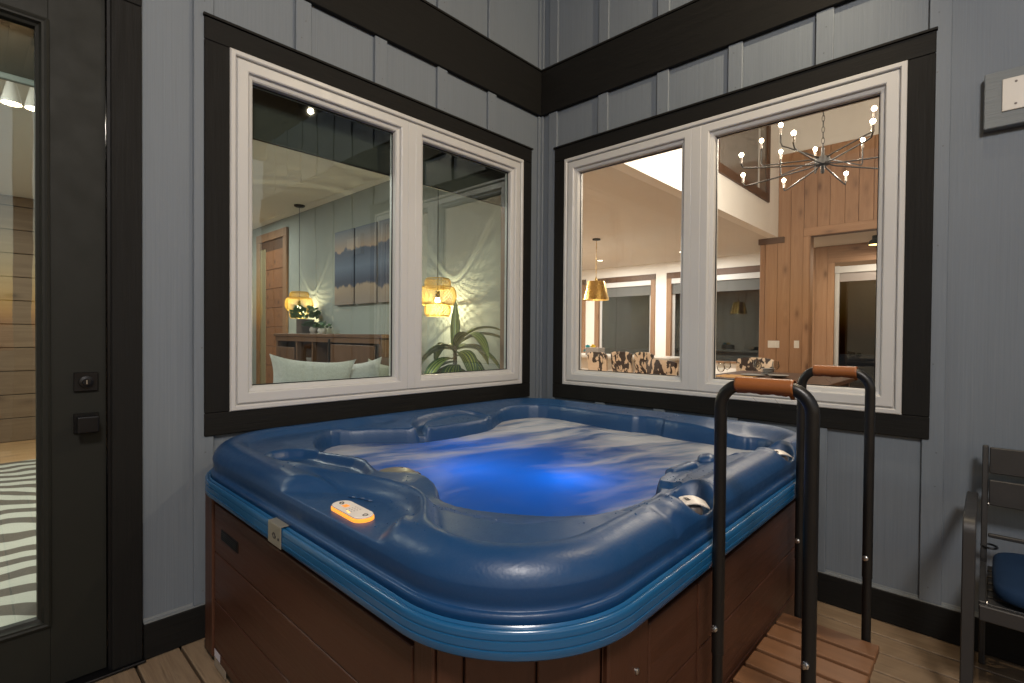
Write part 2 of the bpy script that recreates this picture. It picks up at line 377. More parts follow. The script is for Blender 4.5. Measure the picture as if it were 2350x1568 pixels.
# ------------------------------------------------------------------ door on the left wall
def build_door():
    root = thing('door', (0, -2.86, 0), 'dark glazed door with black deadbolt and lever at the left edge', 'door')
    d0, d1, zt = 2.409, 3.323, 2.432
    for a, b in ((2.307, 2.398), (3.334, 3.419)):
        m = MB(); LW(a, b, 0.0004, 0.026, 0.004, 2.438, m); m.build('casing', M['trim_v'], root, bevel=0.003)
    m = MB(); LW(2.307, 3.419, 0.0004, 0.027, 2.4385, 2.529, m); m.build('casing', M['trim_y'], root, bevel=0.003)
    m = MB(); LW(2.398, 2.4065, -0.12, 0.012, 0.01, 2.436, m); LW(3.3255, 3.334, -0.12, 0.012, 0.01, 2.436, m); LW(2.398, 3.334, -0.12, 0.012, 2.4365, 2.4382, m)
    m.build('jamb', M['black_metal'], root)
    gs0, gs1, gz0, gz1 = 2.562, 3.170, 0.235, 2.285
    for a, b in ((d0, gs0), (gs1, d1)):
        m = MB(); LW(a, b, -0.050, -0.004, 0.016, zt, m); m.build('stile', M['door_paint'], root, bevel=0.002)
    m = MB(); LW(gs0, gs1, -0.050, -0.0042, 0.016, gz0, m); m.build('rail', M['door_paint'], root)
    m = MB(); LW(gs0, gs1, -0.050, -0.0042, gz1, zt, m); m.build('rail', M['door_paint'], root)
    m = MB(); ring(m, LW, gs0-0.004, gs1+0.004, gz0-0.004, gz1+0.004, [(0, -0.005), (0.001, 0.006), (0.008, 0.009), (0.014, 0.006), (0.020, 0.006), (0.026, -0.006), (0.034, -0.010), (0.036, -0.024), (0.036, -0.03)])
    m.build('glazing_bead', M['door_paint'], root)
    m = MB(); LW(gs0+0.03, gs1-0.03, -0.030, -0.025, gz0+0.03, gz1-0.03, m); m.build('pane', M['glass'], root)
    m = MB(); LW(2.3, 3.42, -0.12, 0.045, 0.0045, 0.014, m); m.build('threshold', M['black_metal'], root, bevel=0.003)
    ks, kz = 2.466, 1.063
    m = MB(); LW(ks-0.033, ks+0.033, -0.0035, 0.008, kz-0.033, kz+0.033, m); db = m.build('deadbolt', M['black_metal'], root, bevel=0.0015)
    m = MB(); m.lathe([(0.021, 0.008), (0.020, 0.018), (0.012, 0.020), (0.011, 0.024)], (0, -ks, kz), 24, 'x'); m.build('cylinder', M['black_metal'], db, smooth=True)
    m = MB(); LW(ks-0.0015, ks+0.0015, 0.0235, 0.0245, kz-0.007, kz+0.007, m); m.build('keyway', M['steel'], db)
    kz = 0.918
    m = MB(); LW(ks-0.034, ks+0.034, -0.0035, 0.009, kz-0.034, kz+0.034, m); hd = m.build('door_handle', M['black_metal'], root, bevel=0.0015)
    m = MB(); m.lathe([(0.014, 0.009), (0.012, 0.040)], (0, -ks, kz), 20, 'x'); m.build('spindle', M['black_metal'], hd, smooth=True)
    m = MB(); LW(ks-0.030, ks+0.030, 0.038, 0.064, kz-0.030, kz+0.030, m); m.build('knob', M['black_metal'], hd, bevel=0.006, seg=3)
build_door()

# ------------------------------------------------------------------ ground, deck, porch roof
n = NT('dark_earth'); v = n.coord(); n.base(n.ramp(n.noise(v, 3.0, 6), [(0.3, (0.03, 0.028, 0.02)), (0.7, (0.06, 0.055, 0.04))])); n.set(rough=0.95); n.bump(n.noise(v, 20, 5), 0.6, 0.05)
struct('ground', MB().add([(-60, -60, -0.5), (60, -60, -0.5), (60, 60, -0.5), (-60, 60, -0.5)], [(0, 1, 2, 3)]), n.m)
def deck_mat():
    n = NT('composite_deck')
    v = n.coord(scale=(1.1, 26, 26), rand=17.0); f = n.noise(v, 1.0, 6, 0.62, 1.6)
    v3 = n.coord(scale=(3, 150, 150), rand=7.0); g = n.noise(v3, 1.0, 3)
    c = n.ramp(f, [(0.28, (0.15, 0.098, 0.058)), (0.46, (0.33, 0.235, 0.145)), (0.60, (0.25, 0.17, 0.102)), (0.75, (0.43, 0.31, 0.20))])
    c = n.mix(n.math('MULTIPLY', g, 0.4), c, (0.17, 0.105, 0.06))
    w = n.noise(n.coord(), 2.4, 5, 0.6, 0.5)
    c = n.mix(n.ramp(w, [(0.50, 0.0), (0.66, 0.6)]), c, (0.10, 0.062, 0.034))     # damp patches
    n.base(c); n.set(rough=n.ramp(w, [(0.48, 0.55), (0.66, 0.28)])); n.bump(g, 0.35, 0.002); return n.m
M['deck'] = deck_mat()
deck = tag(bpy.data.objects.new('deck', None), kind='structure'); COL.objects.link(deck); deck.location = (0, 0, -0.03)
y = -0.004; bsrc = None
k = 0
while y > -4.95:
    y1 = y-0.1395
    if bsrc is None:
        bsrc = MB().box(0.002, 5.0, 0.0015, 0.1380, -0.0005, 0.030).build('deck_board', M['deck'], None, bevel=0.004, seg=2); bsrc.parent = deck; bsrc.location = (0, y1, 0)
    else: share('deck_board', bsrc, deck, (0, y1, 0))
    y -= 0.1455; k += 1
struct('deck_joists', MB().box(0.0, 5.0, -5.0, 0, -0.2, -0.031), M['black_metal'])
pc = tag(bpy.data.objects.new('porch_ceiling', None), kind='structure'); COL.objects.link(pc); pc.location = (0, 0, TOPZ)
y = 0.0; src = None
while y > -4.9:
    if src is None:
        src = MB().box(0.0, 5.0, 0, 0.139, 0.0, 0.02).build('ceiling_board', M['porch_ceil'], None, bevel=0.004); src.parent = pc; src.location = (0, y-0.14, 0.001)
    else: share('ceiling_board', src, pc, (0, y-0.14, 0.001))
    y -= 0.1405
struct('porch_roof', MB().box(-0.2, 5.1, -5.05, 0.1, TOPZ+0.03, TOPZ+0.2), M['black_metal'])
for k, (px, py, lab) in enumerate(((4.86, -4.86, 'dark square timber post at the outer corner of the porch'), (4.86, -2.4, 'dark square timber post along the right open side of the porch'), (2.4, -4.86, 'dark square timber post along the rear open side of the porch'))):
    pst = thing('porch_post', (px, py, 0), lab, 'post', 'timber posts of the porch')
    MB().box(px-0.07, px+0.07, py-0.07, py+0.07, 0.001, TOPZ-0.2).build('shaft', M['trim_v'], pst, bevel=0.006)
    MB().box(px-0.085, px+0.085, py-0.085, py+0.085, 0.0005, 0.16).build('plinth', M['trim_x'], pst, bevel=0.006)
bm_ = thing('porch_beam', (4.86, -2.5, TOPZ-0.2), 'long dark timber beams carrying the open edges of the porch roof', 'beam')
MB().box(4.78, 4.94, -4.94, -0.03, TOPZ-0.2, TOPZ-0.002).build('beam', M['trim_y'], bm_, bevel=0.006)
MB().box(0.03, 4.778, -4.94, -4.78, TOPZ-0.2, TOPZ-0.002).build('beam', M['trim_x'], bm_, bevel=0.006)
pl = thing('porch_light', (3.25, -3.25, TOPZ), 'round glass globe porch light glowing under the dark board ceiling', 'lamp')
PLX, PLY, PLZ = 3.25, -3.25, TOPZ-0.16
MB().lathe([(0.08, 0), (0.08, -0.025), (0.05, -0.045), (0.05, -0.075)], (PLX, PLY, TOPZ), 32, caps=False).build('housing', M['black_metal'], pl, smooth=True)
MB().lathe([(0.09*math.sin(R(a)), 0.09*math.cos(R(a))) for a in range(30, 181, 10)], (PLX, PLY, PLZ), 28, caps=False).build('globe', M['led_white'], pl, smooth=True)
lamp('POINT', 'porch_lamp', (PLX, PLY, PLZ-0.34), PORCH_W, (1.0, 0.95, 0.90), 0.28, parent=pl)

sc = thing('gooseneck_light', (2.30, 0, 3.30), 'black gooseneck wall light above the black band on the right wall', 'lamp')
MB().lathe([(0.055, -0.0005), (0.055, -0.02), (0.03, -0.03)], (2.30, 0, 3.42), 24, 'y').build('backplate', M['black_metal'], sc, smooth=True)
MB().tube([(2.30, -0.03, 3.42), (2.30, -0.15, 3.47), (2.30, -0.34, 3.52), (2.30, -0.50, 3.50), (2.30, -0.56, 3.43)], 0.011, 10).build('arm', M['black_metal'], sc, smooth=True)
MB().lathe([(0.025, 0.08), (0.05, 0.05), (0.12, 0.0), (0.117, 0.0), (0.045, 0.045)], (2.30, -0.56, 3.36), 28, caps=False).build('shade', M['black_metal'], sc, smooth=True)
MB().lathe([(0.012, 0.04), (0.028, 0.01), (0.026, -0.015), (0.0005, -0.03)], (2.30, -0.56, 3.36), 20, caps=False).build('bulb', emit('sconce_bulb', (1.0, 0.86, 0.66), 5.0), sc, smooth=True)
sp_ = lamp('SPOT', 'gooseneck_lamp', (2.29, -0.57, 3.315), 85, (1.0, 0.82, 0.56), 0.025, parent=sc, spot=160)
sp_.rotation_euler = Vector((-0.75, -0.40, -0.50)).to_track_quat('-Z', 'Y').to_euler()

# ------------------------------------------------------------------ hot tub
TX0, TX1, TY0, TY1, TR = 0.022, 1.825, -2.178, -0.13, 0.33
ZL0, ZL1 = 0.664, 0.720                     # lip
CT, CR, CZ0 = 0.087, 0.065, 0.770           # roll: inset of the crest, radius, centre height
WZ = 0.731                                  # water level
def t_inset(x, y):
    cx, cy = (TX0+TX1)/2, (TY0+TY1)/2
    qx = np.abs(x-cx)-((TX1-TX0)/2-TR); qy = np.abs(y-cy)-((TY1-TY0)/2-TR)
    return -(np.hypot(np.maximum(qx, 0), np.maximum(qy, 0)) + np.minimum(np.maximum(qx, qy), 0) - TR)
def seg_dist(x, y, ax, ay, bx, by):
    dx, dy = bx-ax, by-ay; L = dx*dx+dy*dy
    h = np.clip(((x-ax)*dx+(y-ay)*dy)/L, 0, 1)
    return np.hypot(x-ax-h*dx, y-ay-h*dy)
def poly_sd(x, y, P):
    d = np.full(x.shape, 9.0); ins = np.zeros(x.shape, bool); n = len(P)
    for i in range(n):
        ax, ay = P[i]; bx, by = P[(i+1) % n]
        d = np.minimum(d, seg_dist(x, y, ax, ay, bx, by))
        c = (ay > y) != (by > y)
        with np.errstate(divide='ignore', invalid='ignore'):
            ins ^= c & (x < (bx-ax)*(y-ay)/(by-ay+1e-12)+ax)
    return np.where(ins, -d, d)
def line_d(x, y, P):
    d = np.full(x.shape, 9.0)
    for a, b in zip(P[:-1], P[1:]): d = np.minimum(d, seg_dist(x, y, *a, *b))
    return d
def sm(a, b, v):
    k = np.clip((v-a)/(b-a), 0, 1); return k*k*(3-2*k)
def chaikin(P, n=2, closed=True):
    for _ in range(n):
        Q = []
        rng = range(len(P)) if closed else range(len(P)-1)
        if not closed: Q.append(P[0])
        for i in rng:
            a, b = P[i], P[(i+1) % len(P)]
            Q += [(a[0]*.75+b[0]*.25, a[1]*.75+b[1]*.25), (a[0]*.25+b[0]*.75, a[1]*.25+b[1]*.75)]
        if not closed: Q.append(P[-1])
        P = Q
    return P
BASIN = chaikin([(0.25, -0.50), (0.29, -0.39), (0.40, -0.335), (0.66, -0.345), (0.93, -0.350), (0.985, -0.315), (1.10, -0.315), (1.14, -0.355), (1.40, -0.365),
         (1.52, -0.385), (1.56, -0.35), (1.63, -0.37), (1.665, -0.46), (1.665, -0.66), (1.61, -0.74), (1.555, -0.84), (1.55, -1.00), (1.555, -1.18), (1.575, -1.30),
         (1.635, -1.38), (1.645, -1.50), (1.60, -1.62), (1.51, -1.70), (1.41, -1.77), (1.30, -1.825), (1.19, -1.83), (1.12, -1.775),
         (1.04, -1.765), (0.97, -1.83), (0.93, -1.86), (0.86, -1.84), (0.75, -1.80), (0.62, -1.84), (0.50, -1.86), (0.36, -1.80), (0.22, -1.70), (0.165, -1.62),
         (0.20, -1.53), (0.28, -1.42), (0.37, -1.32), (0.40, -1.20), (0.41, -0.98), (0.40, -0.86), (0.30, -0.72), (0.24, -0.60)], 1)
POD = chaikin([(0.86, -2.20), (0.90, -2.12), (0.99, -2.045), (1.08, -2.00), (1.19, -1.985), (1.29, -2.02), (1.36, -2.10), (1.42, -2.20)], 2)
RIDGE = chaikin([(0.62, -2.06), (0.76, -2.055), (0.93, -2.020), (1.06, -1.965), (1.19, -1.945), (1.30, -1.965), (1.385, -2.03), (1.46, -2.085), (1.56, -2.09)], 2, False)
SEAT = chaikin([(0.42, -1.97), (0.50, -1.88), (0.62, -1.87), (0.76, -1.83), (0.90, -1.88), (0.94, -1.94), (0.84, -1.99), (0.68, -2.04), (0.50, -2.05)], 1)
GRAB = chaikin([(0.37, -1.285), (0.30, -1.26), (0.245, -1.17), (0.225, -0.96), (0.265, -0.87), (0.345, -0.85)], 2, False)
KNOBS = [(1.752, -1.440), (1.752, -0.680)]
DIMPLE = [(0.175, -1.36), (0.16, -1.50)]
def shell_z(x, y):
    t = t_inset(x, y); d = poly_sd(x, y, BASIN)
    roll = CZ0 + np.sqrt(np.maximum(CR*CR-np.minimum(CT-t, CR)**2, 0))
    top = CZ0+CR
    a = np.maximum(t-CT, 0); b = np.maximum(d, 0); s = a/(a+b+1e-3)
    wR = sm(1.25, 1.55, x); wF = sm(-1.45, -1.75, y); wB = sm(-0.75, -0.5, y)
    ze = 0.797 + (0.778-0.797)*wR*(1-wF) + (0.752-0.797)*wF*sm(0.95, 1.2, x) + (0.815-0.797)*wB*(1-wR*0.4)
    ss = np.where(wR*(1-wF)*(1-wB) > 0.3, sm(0.02, 0.75, s), sm(0.0, 1.0, s)**0.9)
    z = np.where(t < CT, roll, top+(ze-top)*ss)
    # rounded inner side of the roll along the front and the right
    inner = CZ0 + np.sqrt(np.maximum(CR*CR-np.minimum(a, CR*0.8)**2, 0))
    k = np.maximum(wR, wF)*(1-wB)
    z = np.where(t >= CT, z*(1-k)+np.maximum(np.minimum(inner, z+0.02), ze)*k, z)
    # flat seat corner, control pod, ridge
    m = sm(0.020, -0.014, poly_sd(x, y, SEAT)); z = z*(1-m)+0.776*m
    m = sm(0.030, -0.022, poly_sd(x, y, POD)); z = z*(1-m)+np.minimum(z, 0.7975)*m
    r = line_d(x, y, RIDGE); e = np.exp(-(r/0.021)**2)*sm(0.02, 0.10, t)*sm(0.6, 0.8, x); z = z+np.maximum(0.842-z, 0)*e
    # grab recess, dimples, knob scoops
    g = line_d(x, y, GRAB); z = z-0.038*sm(0.030, 0.014, g)+0.006*np.exp(-((g-0.040)/0.010)**2)
    for dx, dy in DIMPLE: z = z-0.014*np.exp(-(((x-dx)/0.035)**2+((y-dy)/0.055)**2))
    for kx, ky in KNOBS:
        q = np.hypot((x-kx)/0.064, (y-ky)/0.088); z = z-0.044*sm(1.08, 0.62, q)*sm(0.012, 0.052, t)+0.006*np.exp(-((q-1.12)/0.10)**2)*sm(0.03, 0.06, t)
    q = np.abs(y+1.62); z = z-0.012*np.exp(-(q/0.022)**2)*sm(1.72, 1.76, x)          # dent beside the near knob
    # moulded pillow ledge
    for (px, py, rx, ry) in ((1.625, -1.33, 0.055, 0.035), (1.62, -0.80, 0.03, 0.05)):
        z = z-0.016*sm(1.1, 0.6, np.hypot((x-px)/rx, (y-py)/ry))
    # the drop into the basin with a soft lip
    fl = 0.42-0.27*sm(-0.16, -0.26, d)
    kk = sm(0.010, -0.050, d)
    return z*(1-kk)+fl*kk
def shell_mat():
    n = NT('blue_acrylic')
    v = n.coord(); big = n.noise(v, 2.5, 3)
    vo = n.new('ShaderNodeTexVoronoi'); vo.feature = 'SMOOTH_F1'; vo.inputs['Scale'].default_value = 150; n.l(v, vo.inputs['Vector'])
    f = n.noise(n.coord(scale=(1, 1, 1)), 190, 3)
    fk = n.ramp(n.noise(v, 420, 2), [(0.62, 0.0), (0.70, 1.0)])
    c = n.mix(n.math('MULTIPLY', fk, 0.25), n.mix(big, (0.0035, 0.036, 0.112), (0.0065, 0.049, 0.142)), (0.02, 0.10, 0.22))
    n.base(c); n.set(rough=n.ramp(n.noise(v, 30, 3), [(0.35, 0.36), (0.7, 0.46)]), spec=0.55)
    h = n.math('ADD', n.math('MULTIPLY', vo.outputs['Distance'], 0.7), n.math('MULTIPLY', f, 0.5))
    drops = n.new('ShaderNodeTexVoronoi'); drops.inputs['Scale'].default_value = 55; n.l(v, drops.inputs['Vector'])
    msk = n.ramp(n.noise(n.coord(loc=(3, 1, 0)), 7.0, 3), [(0.56, 0.0), (0.66, 1.0)])
    dr = n.math('MULTIPLY', n.ramp(drops.outputs['Distance'], [(0.10, 1.0), (0.26, 0.0)]), msk)
    h = n.math('ADD', h, n.math('MULTIPLY', dr, 0.8))
    n.bump(h, 0.15, 0.0025); return n.m
M['shell'] = shell_mat()
def lip_mat():
    n = NT('blue_vinyl_lip'); v = n.coord()
    n.base(n.mix(n.noise(v, 5, 4), (0.007, 0.080, 0.200), (0.010, 0.100, 0.235))); n.set(rough=0.24, spec=0.8)
    n.bump(n.noise(v, 60, 3), 0.04, 0.002); return n.m
M['lip'] = lip_mat()
tub = thing('hot_tub', (0.93, -1.16, 0), 'blue acrylic hot tub with brown panelled cabinet in the wall corner', 'hot tub')
def rim_loop(t, nc=26, ns=110):
    """points of the rounded rectangle inset by t, anticlockwise"""
    pts = []; r = TR-t
    C = ((TX1-TR, TY0+TR, -90), (TX1-TR, TY1-TR, 0), (TX0+TR, TY1-TR, 90), (TX0+TR, TY0+TR, 180))
    for i, (cx, cy, a0) in enumerate(C):
        for k in range(nc):
            a = R(a0+90*k/(nc-1)); pts.append((cx+r*math.cos(a), cy+r*math.sin(a)))
        nx = C[(i+1) % 4]; a = R(a0+90); p0 = pts[-1]; p1 = (nx[0]+r*math.cos(a), nx[1]+r*math.sin(a))
        for k in range(1, ns): pts.append((p0[0]+(p1[0]-p0[0])*k/ns, p0[1]+(p1[1]-p0[1])*k/ns))
    return pts
def sweep(prof, fn=None):
    m = MB(); rings = []
    for t, z in prof:
        P = rim_loop(t)
        if fn and z is None:
            a = np.array(P); zz = fn(a[:, 0], a[:, 1]); rings.append([(p[0], p[1], q) for p, q in zip(P, zz)])
        else: rings.append([(p[0], p[1], z) for p in P])
    n = len(rings[0]); vs = [q for g in rings for q in g]
    fs = [(i*n+k, i*n+(k+1) % n, (i+1)*n+(k+1) % n, (i+1)*n+k) for i in range(len(rings)-1) for k in range(n)]
    return m.add(vs, fs)
LIP = [(0.060, ZL0+0.004), (0.004, ZL0), (0.0, ZL0+0.005), (0.0, ZL0+0.018), (0.0022, ZL0+0.019), (0.0022, ZL0+0.021), (0.0, ZL0+0.022), (0.0, ZL0+0.036), (0.0022, ZL0+0.037), (0.0022, ZL0+0.039),
       (0.0, ZL0+0.040), (0.0, ZL1-0.006), (0.002, ZL1-0.001), (0.005, ZL1), (0.009, ZL1-0.001), (0.0115, ZL1-0.005), (0.0135, ZL1-0.001), (0.016, ZL1+0.0015), (0.020, ZL1), (0.0225, ZL1-0.006)]
sweep(LIP).build('lip', M['lip'], tub, smooth=True, sharp=60)
up = [(0.0215, ZL1-0.008), (0.0205, ZL1+0.004), (0.0190, ZL1+0.010), (0.0200, ZL1+0.015), (0.0235, ZL1+0.0185), (0.0270, ZL1+0.018), (0.0300, ZL1+0.020), (0.0290, ZL1+0.030), (0.0270, CZ0-0.010)]
for k in range(0, 27):
    a = R(4+86*k/26); up.append((CT-CR*math.cos(a)+0.0, None))
up = up[:8]+[(0.0275, CZ0-0.012)]+[q for q in up[9:] if q[0] > 0.0229]
def fn_outer(x, y):
    return shell_z(x, y)
sh_r = sweep([(max(t, 0.0), z) for t, z in up], fn_outer)
# height-field from the crest inwards
N = 0.0065
xs = np.arange(TX0+0.02, TX1-0.02+N, N); ys = np.arange(TY0+0.02, TY1-0.02+N, N)
GX, GY = np.meshgrid(xs, ys, indexing='ij'); T = t_inset(GX, GY); inside = T >= CT
e = 1e-4
gx = (t_inset(GX+e, GY)-T)/e; gy = (t_inset(GX, GY+e)-T)/e
push = np.where(inside, 0, CT-T); GX2 = GX+gx*push; GY2 = GY+gy*push
GZ = shell_z(GX2, GY2)
nx_, ny_ = GX.shape
idx = -np.ones(GX.shape, int); vs = []; fs = []
keep = inside[:-1, :-1] | inside[1:, :-1] | inside[:-1, 1:] | inside[1:, 1:]
used = np.zeros(GX.shape, bool)
for a, b in ((0, 0), (1, 0), (0, 1), (1, 1)): used[a:nx_-1+a, b:ny_-1+b] |= keep
idx[used] = np.arange(used.sum()); vs = np.stack([GX2[used], GY2[used], GZ[used]], 1)
I, J = np.nonzero(keep)
fs = np.stack([idx[I, J], idx[I+1, J], idx[I+1, J+1], idx[I, J+1]], 1)
sh_r.add(vs.tolist(), fs.tolist())
shell = sh_r.build('shell', M['shell'], tub, smooth=True, sharp=0)
# cabinet
def cab_mat(axis, name):
    n = NT(name)
    sc = {'x': (1.6, 60, 60), 'y': (60, 1.6, 60), 'z': (60, 60, 1.6)}[axis]
    f = n.noise(n.coord(scale=sc, rand=11.0), 1.0, 6, 0.6, 0.8)
    n.base(n.mix(f, (0.040, 0.0135, 0.0065), (0.078, 0.029, 0.0145))); n.set(rough=n.ramp(f, [(0.3, 0.36), (0.7, 0.48)]), spec=0.5)
    n.bump(f, 0.5, 0.003); return n.m
M['cab_x'] = cab_mat('x', 'cabinet_board_x'); M['cab_y'] = cab_mat('y', 'cabinet_board_y'); M['cab_z'] = cab_mat('z', 'cabinet_board_z')
FY, FX = -2.130, 1.785
body = [(0.10, -2.105), (1.545, -2.105), (1.760, -1.890), (1.760, -0.22), (0.10, -0.22)]
m = MB()
for (ax_, ay_), (bx_, by_) in zip(body, body[1:]+body[:1]):
    dd = Vector((bx_-ax_, by_-ay_, 0)).normalized(); nn_ = Vector((-dd.y, dd.x, 0))*0.012
    m.prism([(ax_, ay_), (bx_, by_), (bx_+nn_.x, by_+nn_.y), (ax_+nn_.x, ay_+nn_.y)], 0.031, ZL0+0.002)
m.build('cabinet_core', M['black_metal'], tub)
MB().prism([(0.09, -2.12), (1.55, -2.12), (1.775, -1.895), (1.775, -0.21), (0.09, -0.21)], 0.0008, 0.032).build('base_tray', M['black_metal'], tub)
for z0, z1 in ((0.036, 0.0735), (0.0765, 0.2505), (0.2545, 0.4295), (0.4335, 0.6085)):
    MB().box(0.245, 1.478, FY, -2.1055, z0, z1).build('board', M['cab_x'], tub, bevel=0.004, seg=2)
    MB().box(1.7605, FX, -1.720, -0.24, z0, z1).build('board', M['cab_y'], tub, bevel=0.004, seg=2)
MB().box(0.245, 1.478, -2.122, -2.1055, 0.613, 0.664).build('board', M['cab_x'], tub)
MB().box(1.7605, 1.778, -1.720, -0.24, 0.613, 0.664).build('board', M['cab_y'], tub)
# stiles beside the boards and the chamfered corner of upright boards
MB().box(0.155, 0.240, FY-0.006, -2.1055, 0.036, 0.664).build('corner_post', M['cab_z'], tub, bevel=0.004)
MB().box(0.125, 0.152, FY+0.010, -2.1055, 0.036, 0.664).build('corner_post', M['cab_z'], tub, bevel=0.003)
MB().box(1.4825, 1.546, FY, -2.1055, 0.036, 0.664).build('stile', M['cab_z'], tub, bevel=0.004)
MB().box(1.7605, FX, -1.884, -1.7245, 0.036, 0.664).build('stile', M['cab_z'], tub, bevel=0.004)
MB().box(1.7605, FX+0.004, -1.470, -1.4635, 0.0765, 0.6085).build('stile', M['cab_z'], tub, bevel=0.002)
c0, c1 = Vector((1.556, -2.128, 0)), Vector((1.783, -1.901, 0)); dv = (c1-c0).normalized(); nv = Vector((dv.y, -dv.x, 0))
Lc = (c1-c0).length
for a, b in ((0.0, 0.050), (0.053, 0.190), (0.193, 0.316), (0.319, Lc)):
    m = MB(); q = [c0+dv*a, c0+dv*b, c0+dv*b-nv*0.022, c0+dv*a-nv*0.022]
    m.prism([(p.x, p.y) for p in q], 0.036, 0.664).build('corner_board', M['cab_z'], tub, bevel=0.003)
m = MB().lathe([(0.007, -0.002), (0.007, 0.003), (0.004, 0.005)], (FX, -1.775, 0.53), 14, 'x'); m.build('screw', M['steel'], tub, smooth=True)
MB().box(0.325, 0.495, FY-0.0025, FY+0.002, 0.497, 0.535).build('vent', M['black_metal'], tub, bevel=0.002)
m = MB()
for k in range(5): m.box(0.333, 0.487, FY-0.0045, FY-0.0026, 0.5005+k*0.0068, 0.5040+k*0.0068)
m.build('vent_louver', M['rail'], tub)
sticker = plain('paper_sticker', (0.55, 0.53, 0.58), 0.6); sticker2 = plain('beige_sticker', (0.30, 0.25, 0.19), 0.6, var=0.2)
MB().box(0.250, 0.310, FY-0.0010, FY-0.0003, 0.008+0.036, 0.072).build('sticker', sticker, tub)
MB().box(0.252, 0.372, FY-0.0016, FY-0.0003, 0.010, 0.0400).build('sticker', sticker2, tub)
# control panel on the pod
def stadium(cx, cy, L, w, n=12, rot=0.0):
    pts = []
    for k in range(n+1): a = -math.pi/2+math.pi*k/n; pts.append((L/2-w/2+w/2*math.cos(a), w/2*math.sin(a)))
    for k in range(n+1): a = math.pi/2+math.pi*k/n; pts.append((-L/2+w/2+w/2*math.cos(a), w/2*math.sin(a)))
    c, s = math.cos(rot), math.sin(rot)
    return [(cx+x*c-y*s, cy+x*s+y*c) for x, y in pts]
n = NT('amber_lens'); n.base((0.8, 0.30, 0.05)); n.set(rough=0.15, trans=0.4, em=1.1); n.p.inputs['Emission Color'].default_value = (1.0, 0.36, 0.04, 1)
amber = n.m; M['amber'] = amber
cream = plain('cream_plastic', (0.72, 0.66, 0.60), 0.35, var=0.02)
ink = plain('dark_ink', (0.03, 0.028, 0.026), 0.5)
PC = (1.184, -2.099); PZ = 0.7985; pr = R(-2)
cp = MB().prism(stadium(*PC, 0.158, 0.055, rot=pr), PZ-0.004, PZ+0.0065).build('control_panel', amber, tub, bevel=0.0015)
MB().prism(stadium(*PC, 0.153, 0.051, rot=pr), PZ+0.0067, PZ+0.0110).build('cover_plate', cream, cp, bevel=0.0016, seg=2)
MB().box(PC[0]-0.038, PC[0]-0.020, PC[1]-0.008, PC[1]+0.006, PZ+0.0112, PZ+0.0116).build('screen', emit('amber_screen', (1.0, 0.30, 0.03), 1.2), cp)
def swirl(c, s, r, ax=Vector((1, 0, 0)), ay=Vector((0, 1, 0))):
    m = MB(); c = Vector(c)
    for sg in (1, -1):
        P = []
        for k in range(13):
            a = R(-30+200*k/12); rad = s*(0.45+0.55*k/12)
            P.append(c+sg*(ax*(rad*math.cos(a)) + ay*(rad*math.sin(a)-s*0.25)))
        m.tube(P, [r*(0.5+0.7*math.sin(math.pi*k/12)) for k in range(13)], 5)
    return m
swirl((PC[0]-0.055, PC[1]+0.002, PZ+0.0113), 0.010, 0.0011).build('emblem', ink, cp)
m = MB()
for a in range(3):
    for b in range(4): m.box(PC[0]-0.006+a*0.011, PC[0]-0.001+a*0.011, PC[1]-0.014+b*0.008, PC[1]-0.0115+b*0.008, PZ+0.0112, PZ+0.0115)
m.build('button_legend', plain('grey_legend', (0.40, 0.34, 0.32), 0.5), cp)
m = MB()
for a, b in ((0.004, -0.018), (0.015, -0.0205)): m.box(PC[0]+a, PC[0]+a+0.008, PC[1]+b, PC[1]+b+0.003, PZ+0.0112, PZ+0.0116)
m.build('indicator_light', emit('amber_led', (1.0, 0.55, 0.10), 2.2), cp)
m = MB().tube([(PC[0]+0.063+0.006*math.cos(R(a)), PC[1]-0.001+0.006*math.sin(R(a)), PZ+0.0113) for a in range(0, 360, 30)], 0.0011, 5, closed=True)
m.build('emblem', ink, cp)
for k, (dx, dy) in enumerate(((1.078, -2.040), (1.104, -2.028), (1.134, -2.024))):
    m = MB().tube([(dx-0.010, dy-0.007, PZ+0.002), (dx-0.003, dy-0.002, PZ+0.003), (dx+0.003, dy-0.001, PZ+0.003), (dx+0.010, dy+0.006, PZ+0.002)], [0.001, 0.0025, 0.0025, 0.001], 6)
    m.build('embossed_mark', M['shell'], tub, smooth=True)
# filter cap
fc = plain('filter_plastic', (0.15, 0.14, 0.108), 0.3)
f0 = Vector((0.915, -1.795, WZ+0.032))
m = MB().lathe([(0.080, -0.10), (0.080, 0.004), (0.073, 0.018), (0.052, 0.030), (0.026, 0.035), (0.0005, 0.036)], f0, 30, caps=False); cap = m.build('filter_cap', fc, tub, smooth=True)
for a in range(-150, 200, 45):
    ar = R(a); p = f0+Vector((0.074*math.cos(ar), 0.074*math.sin(ar), 0.004))
    MB().obox(p, (0.022, 0.030, 0.022), (0, 0, ar)).build('slot', M['black_metal'], cap, bevel=0.004)
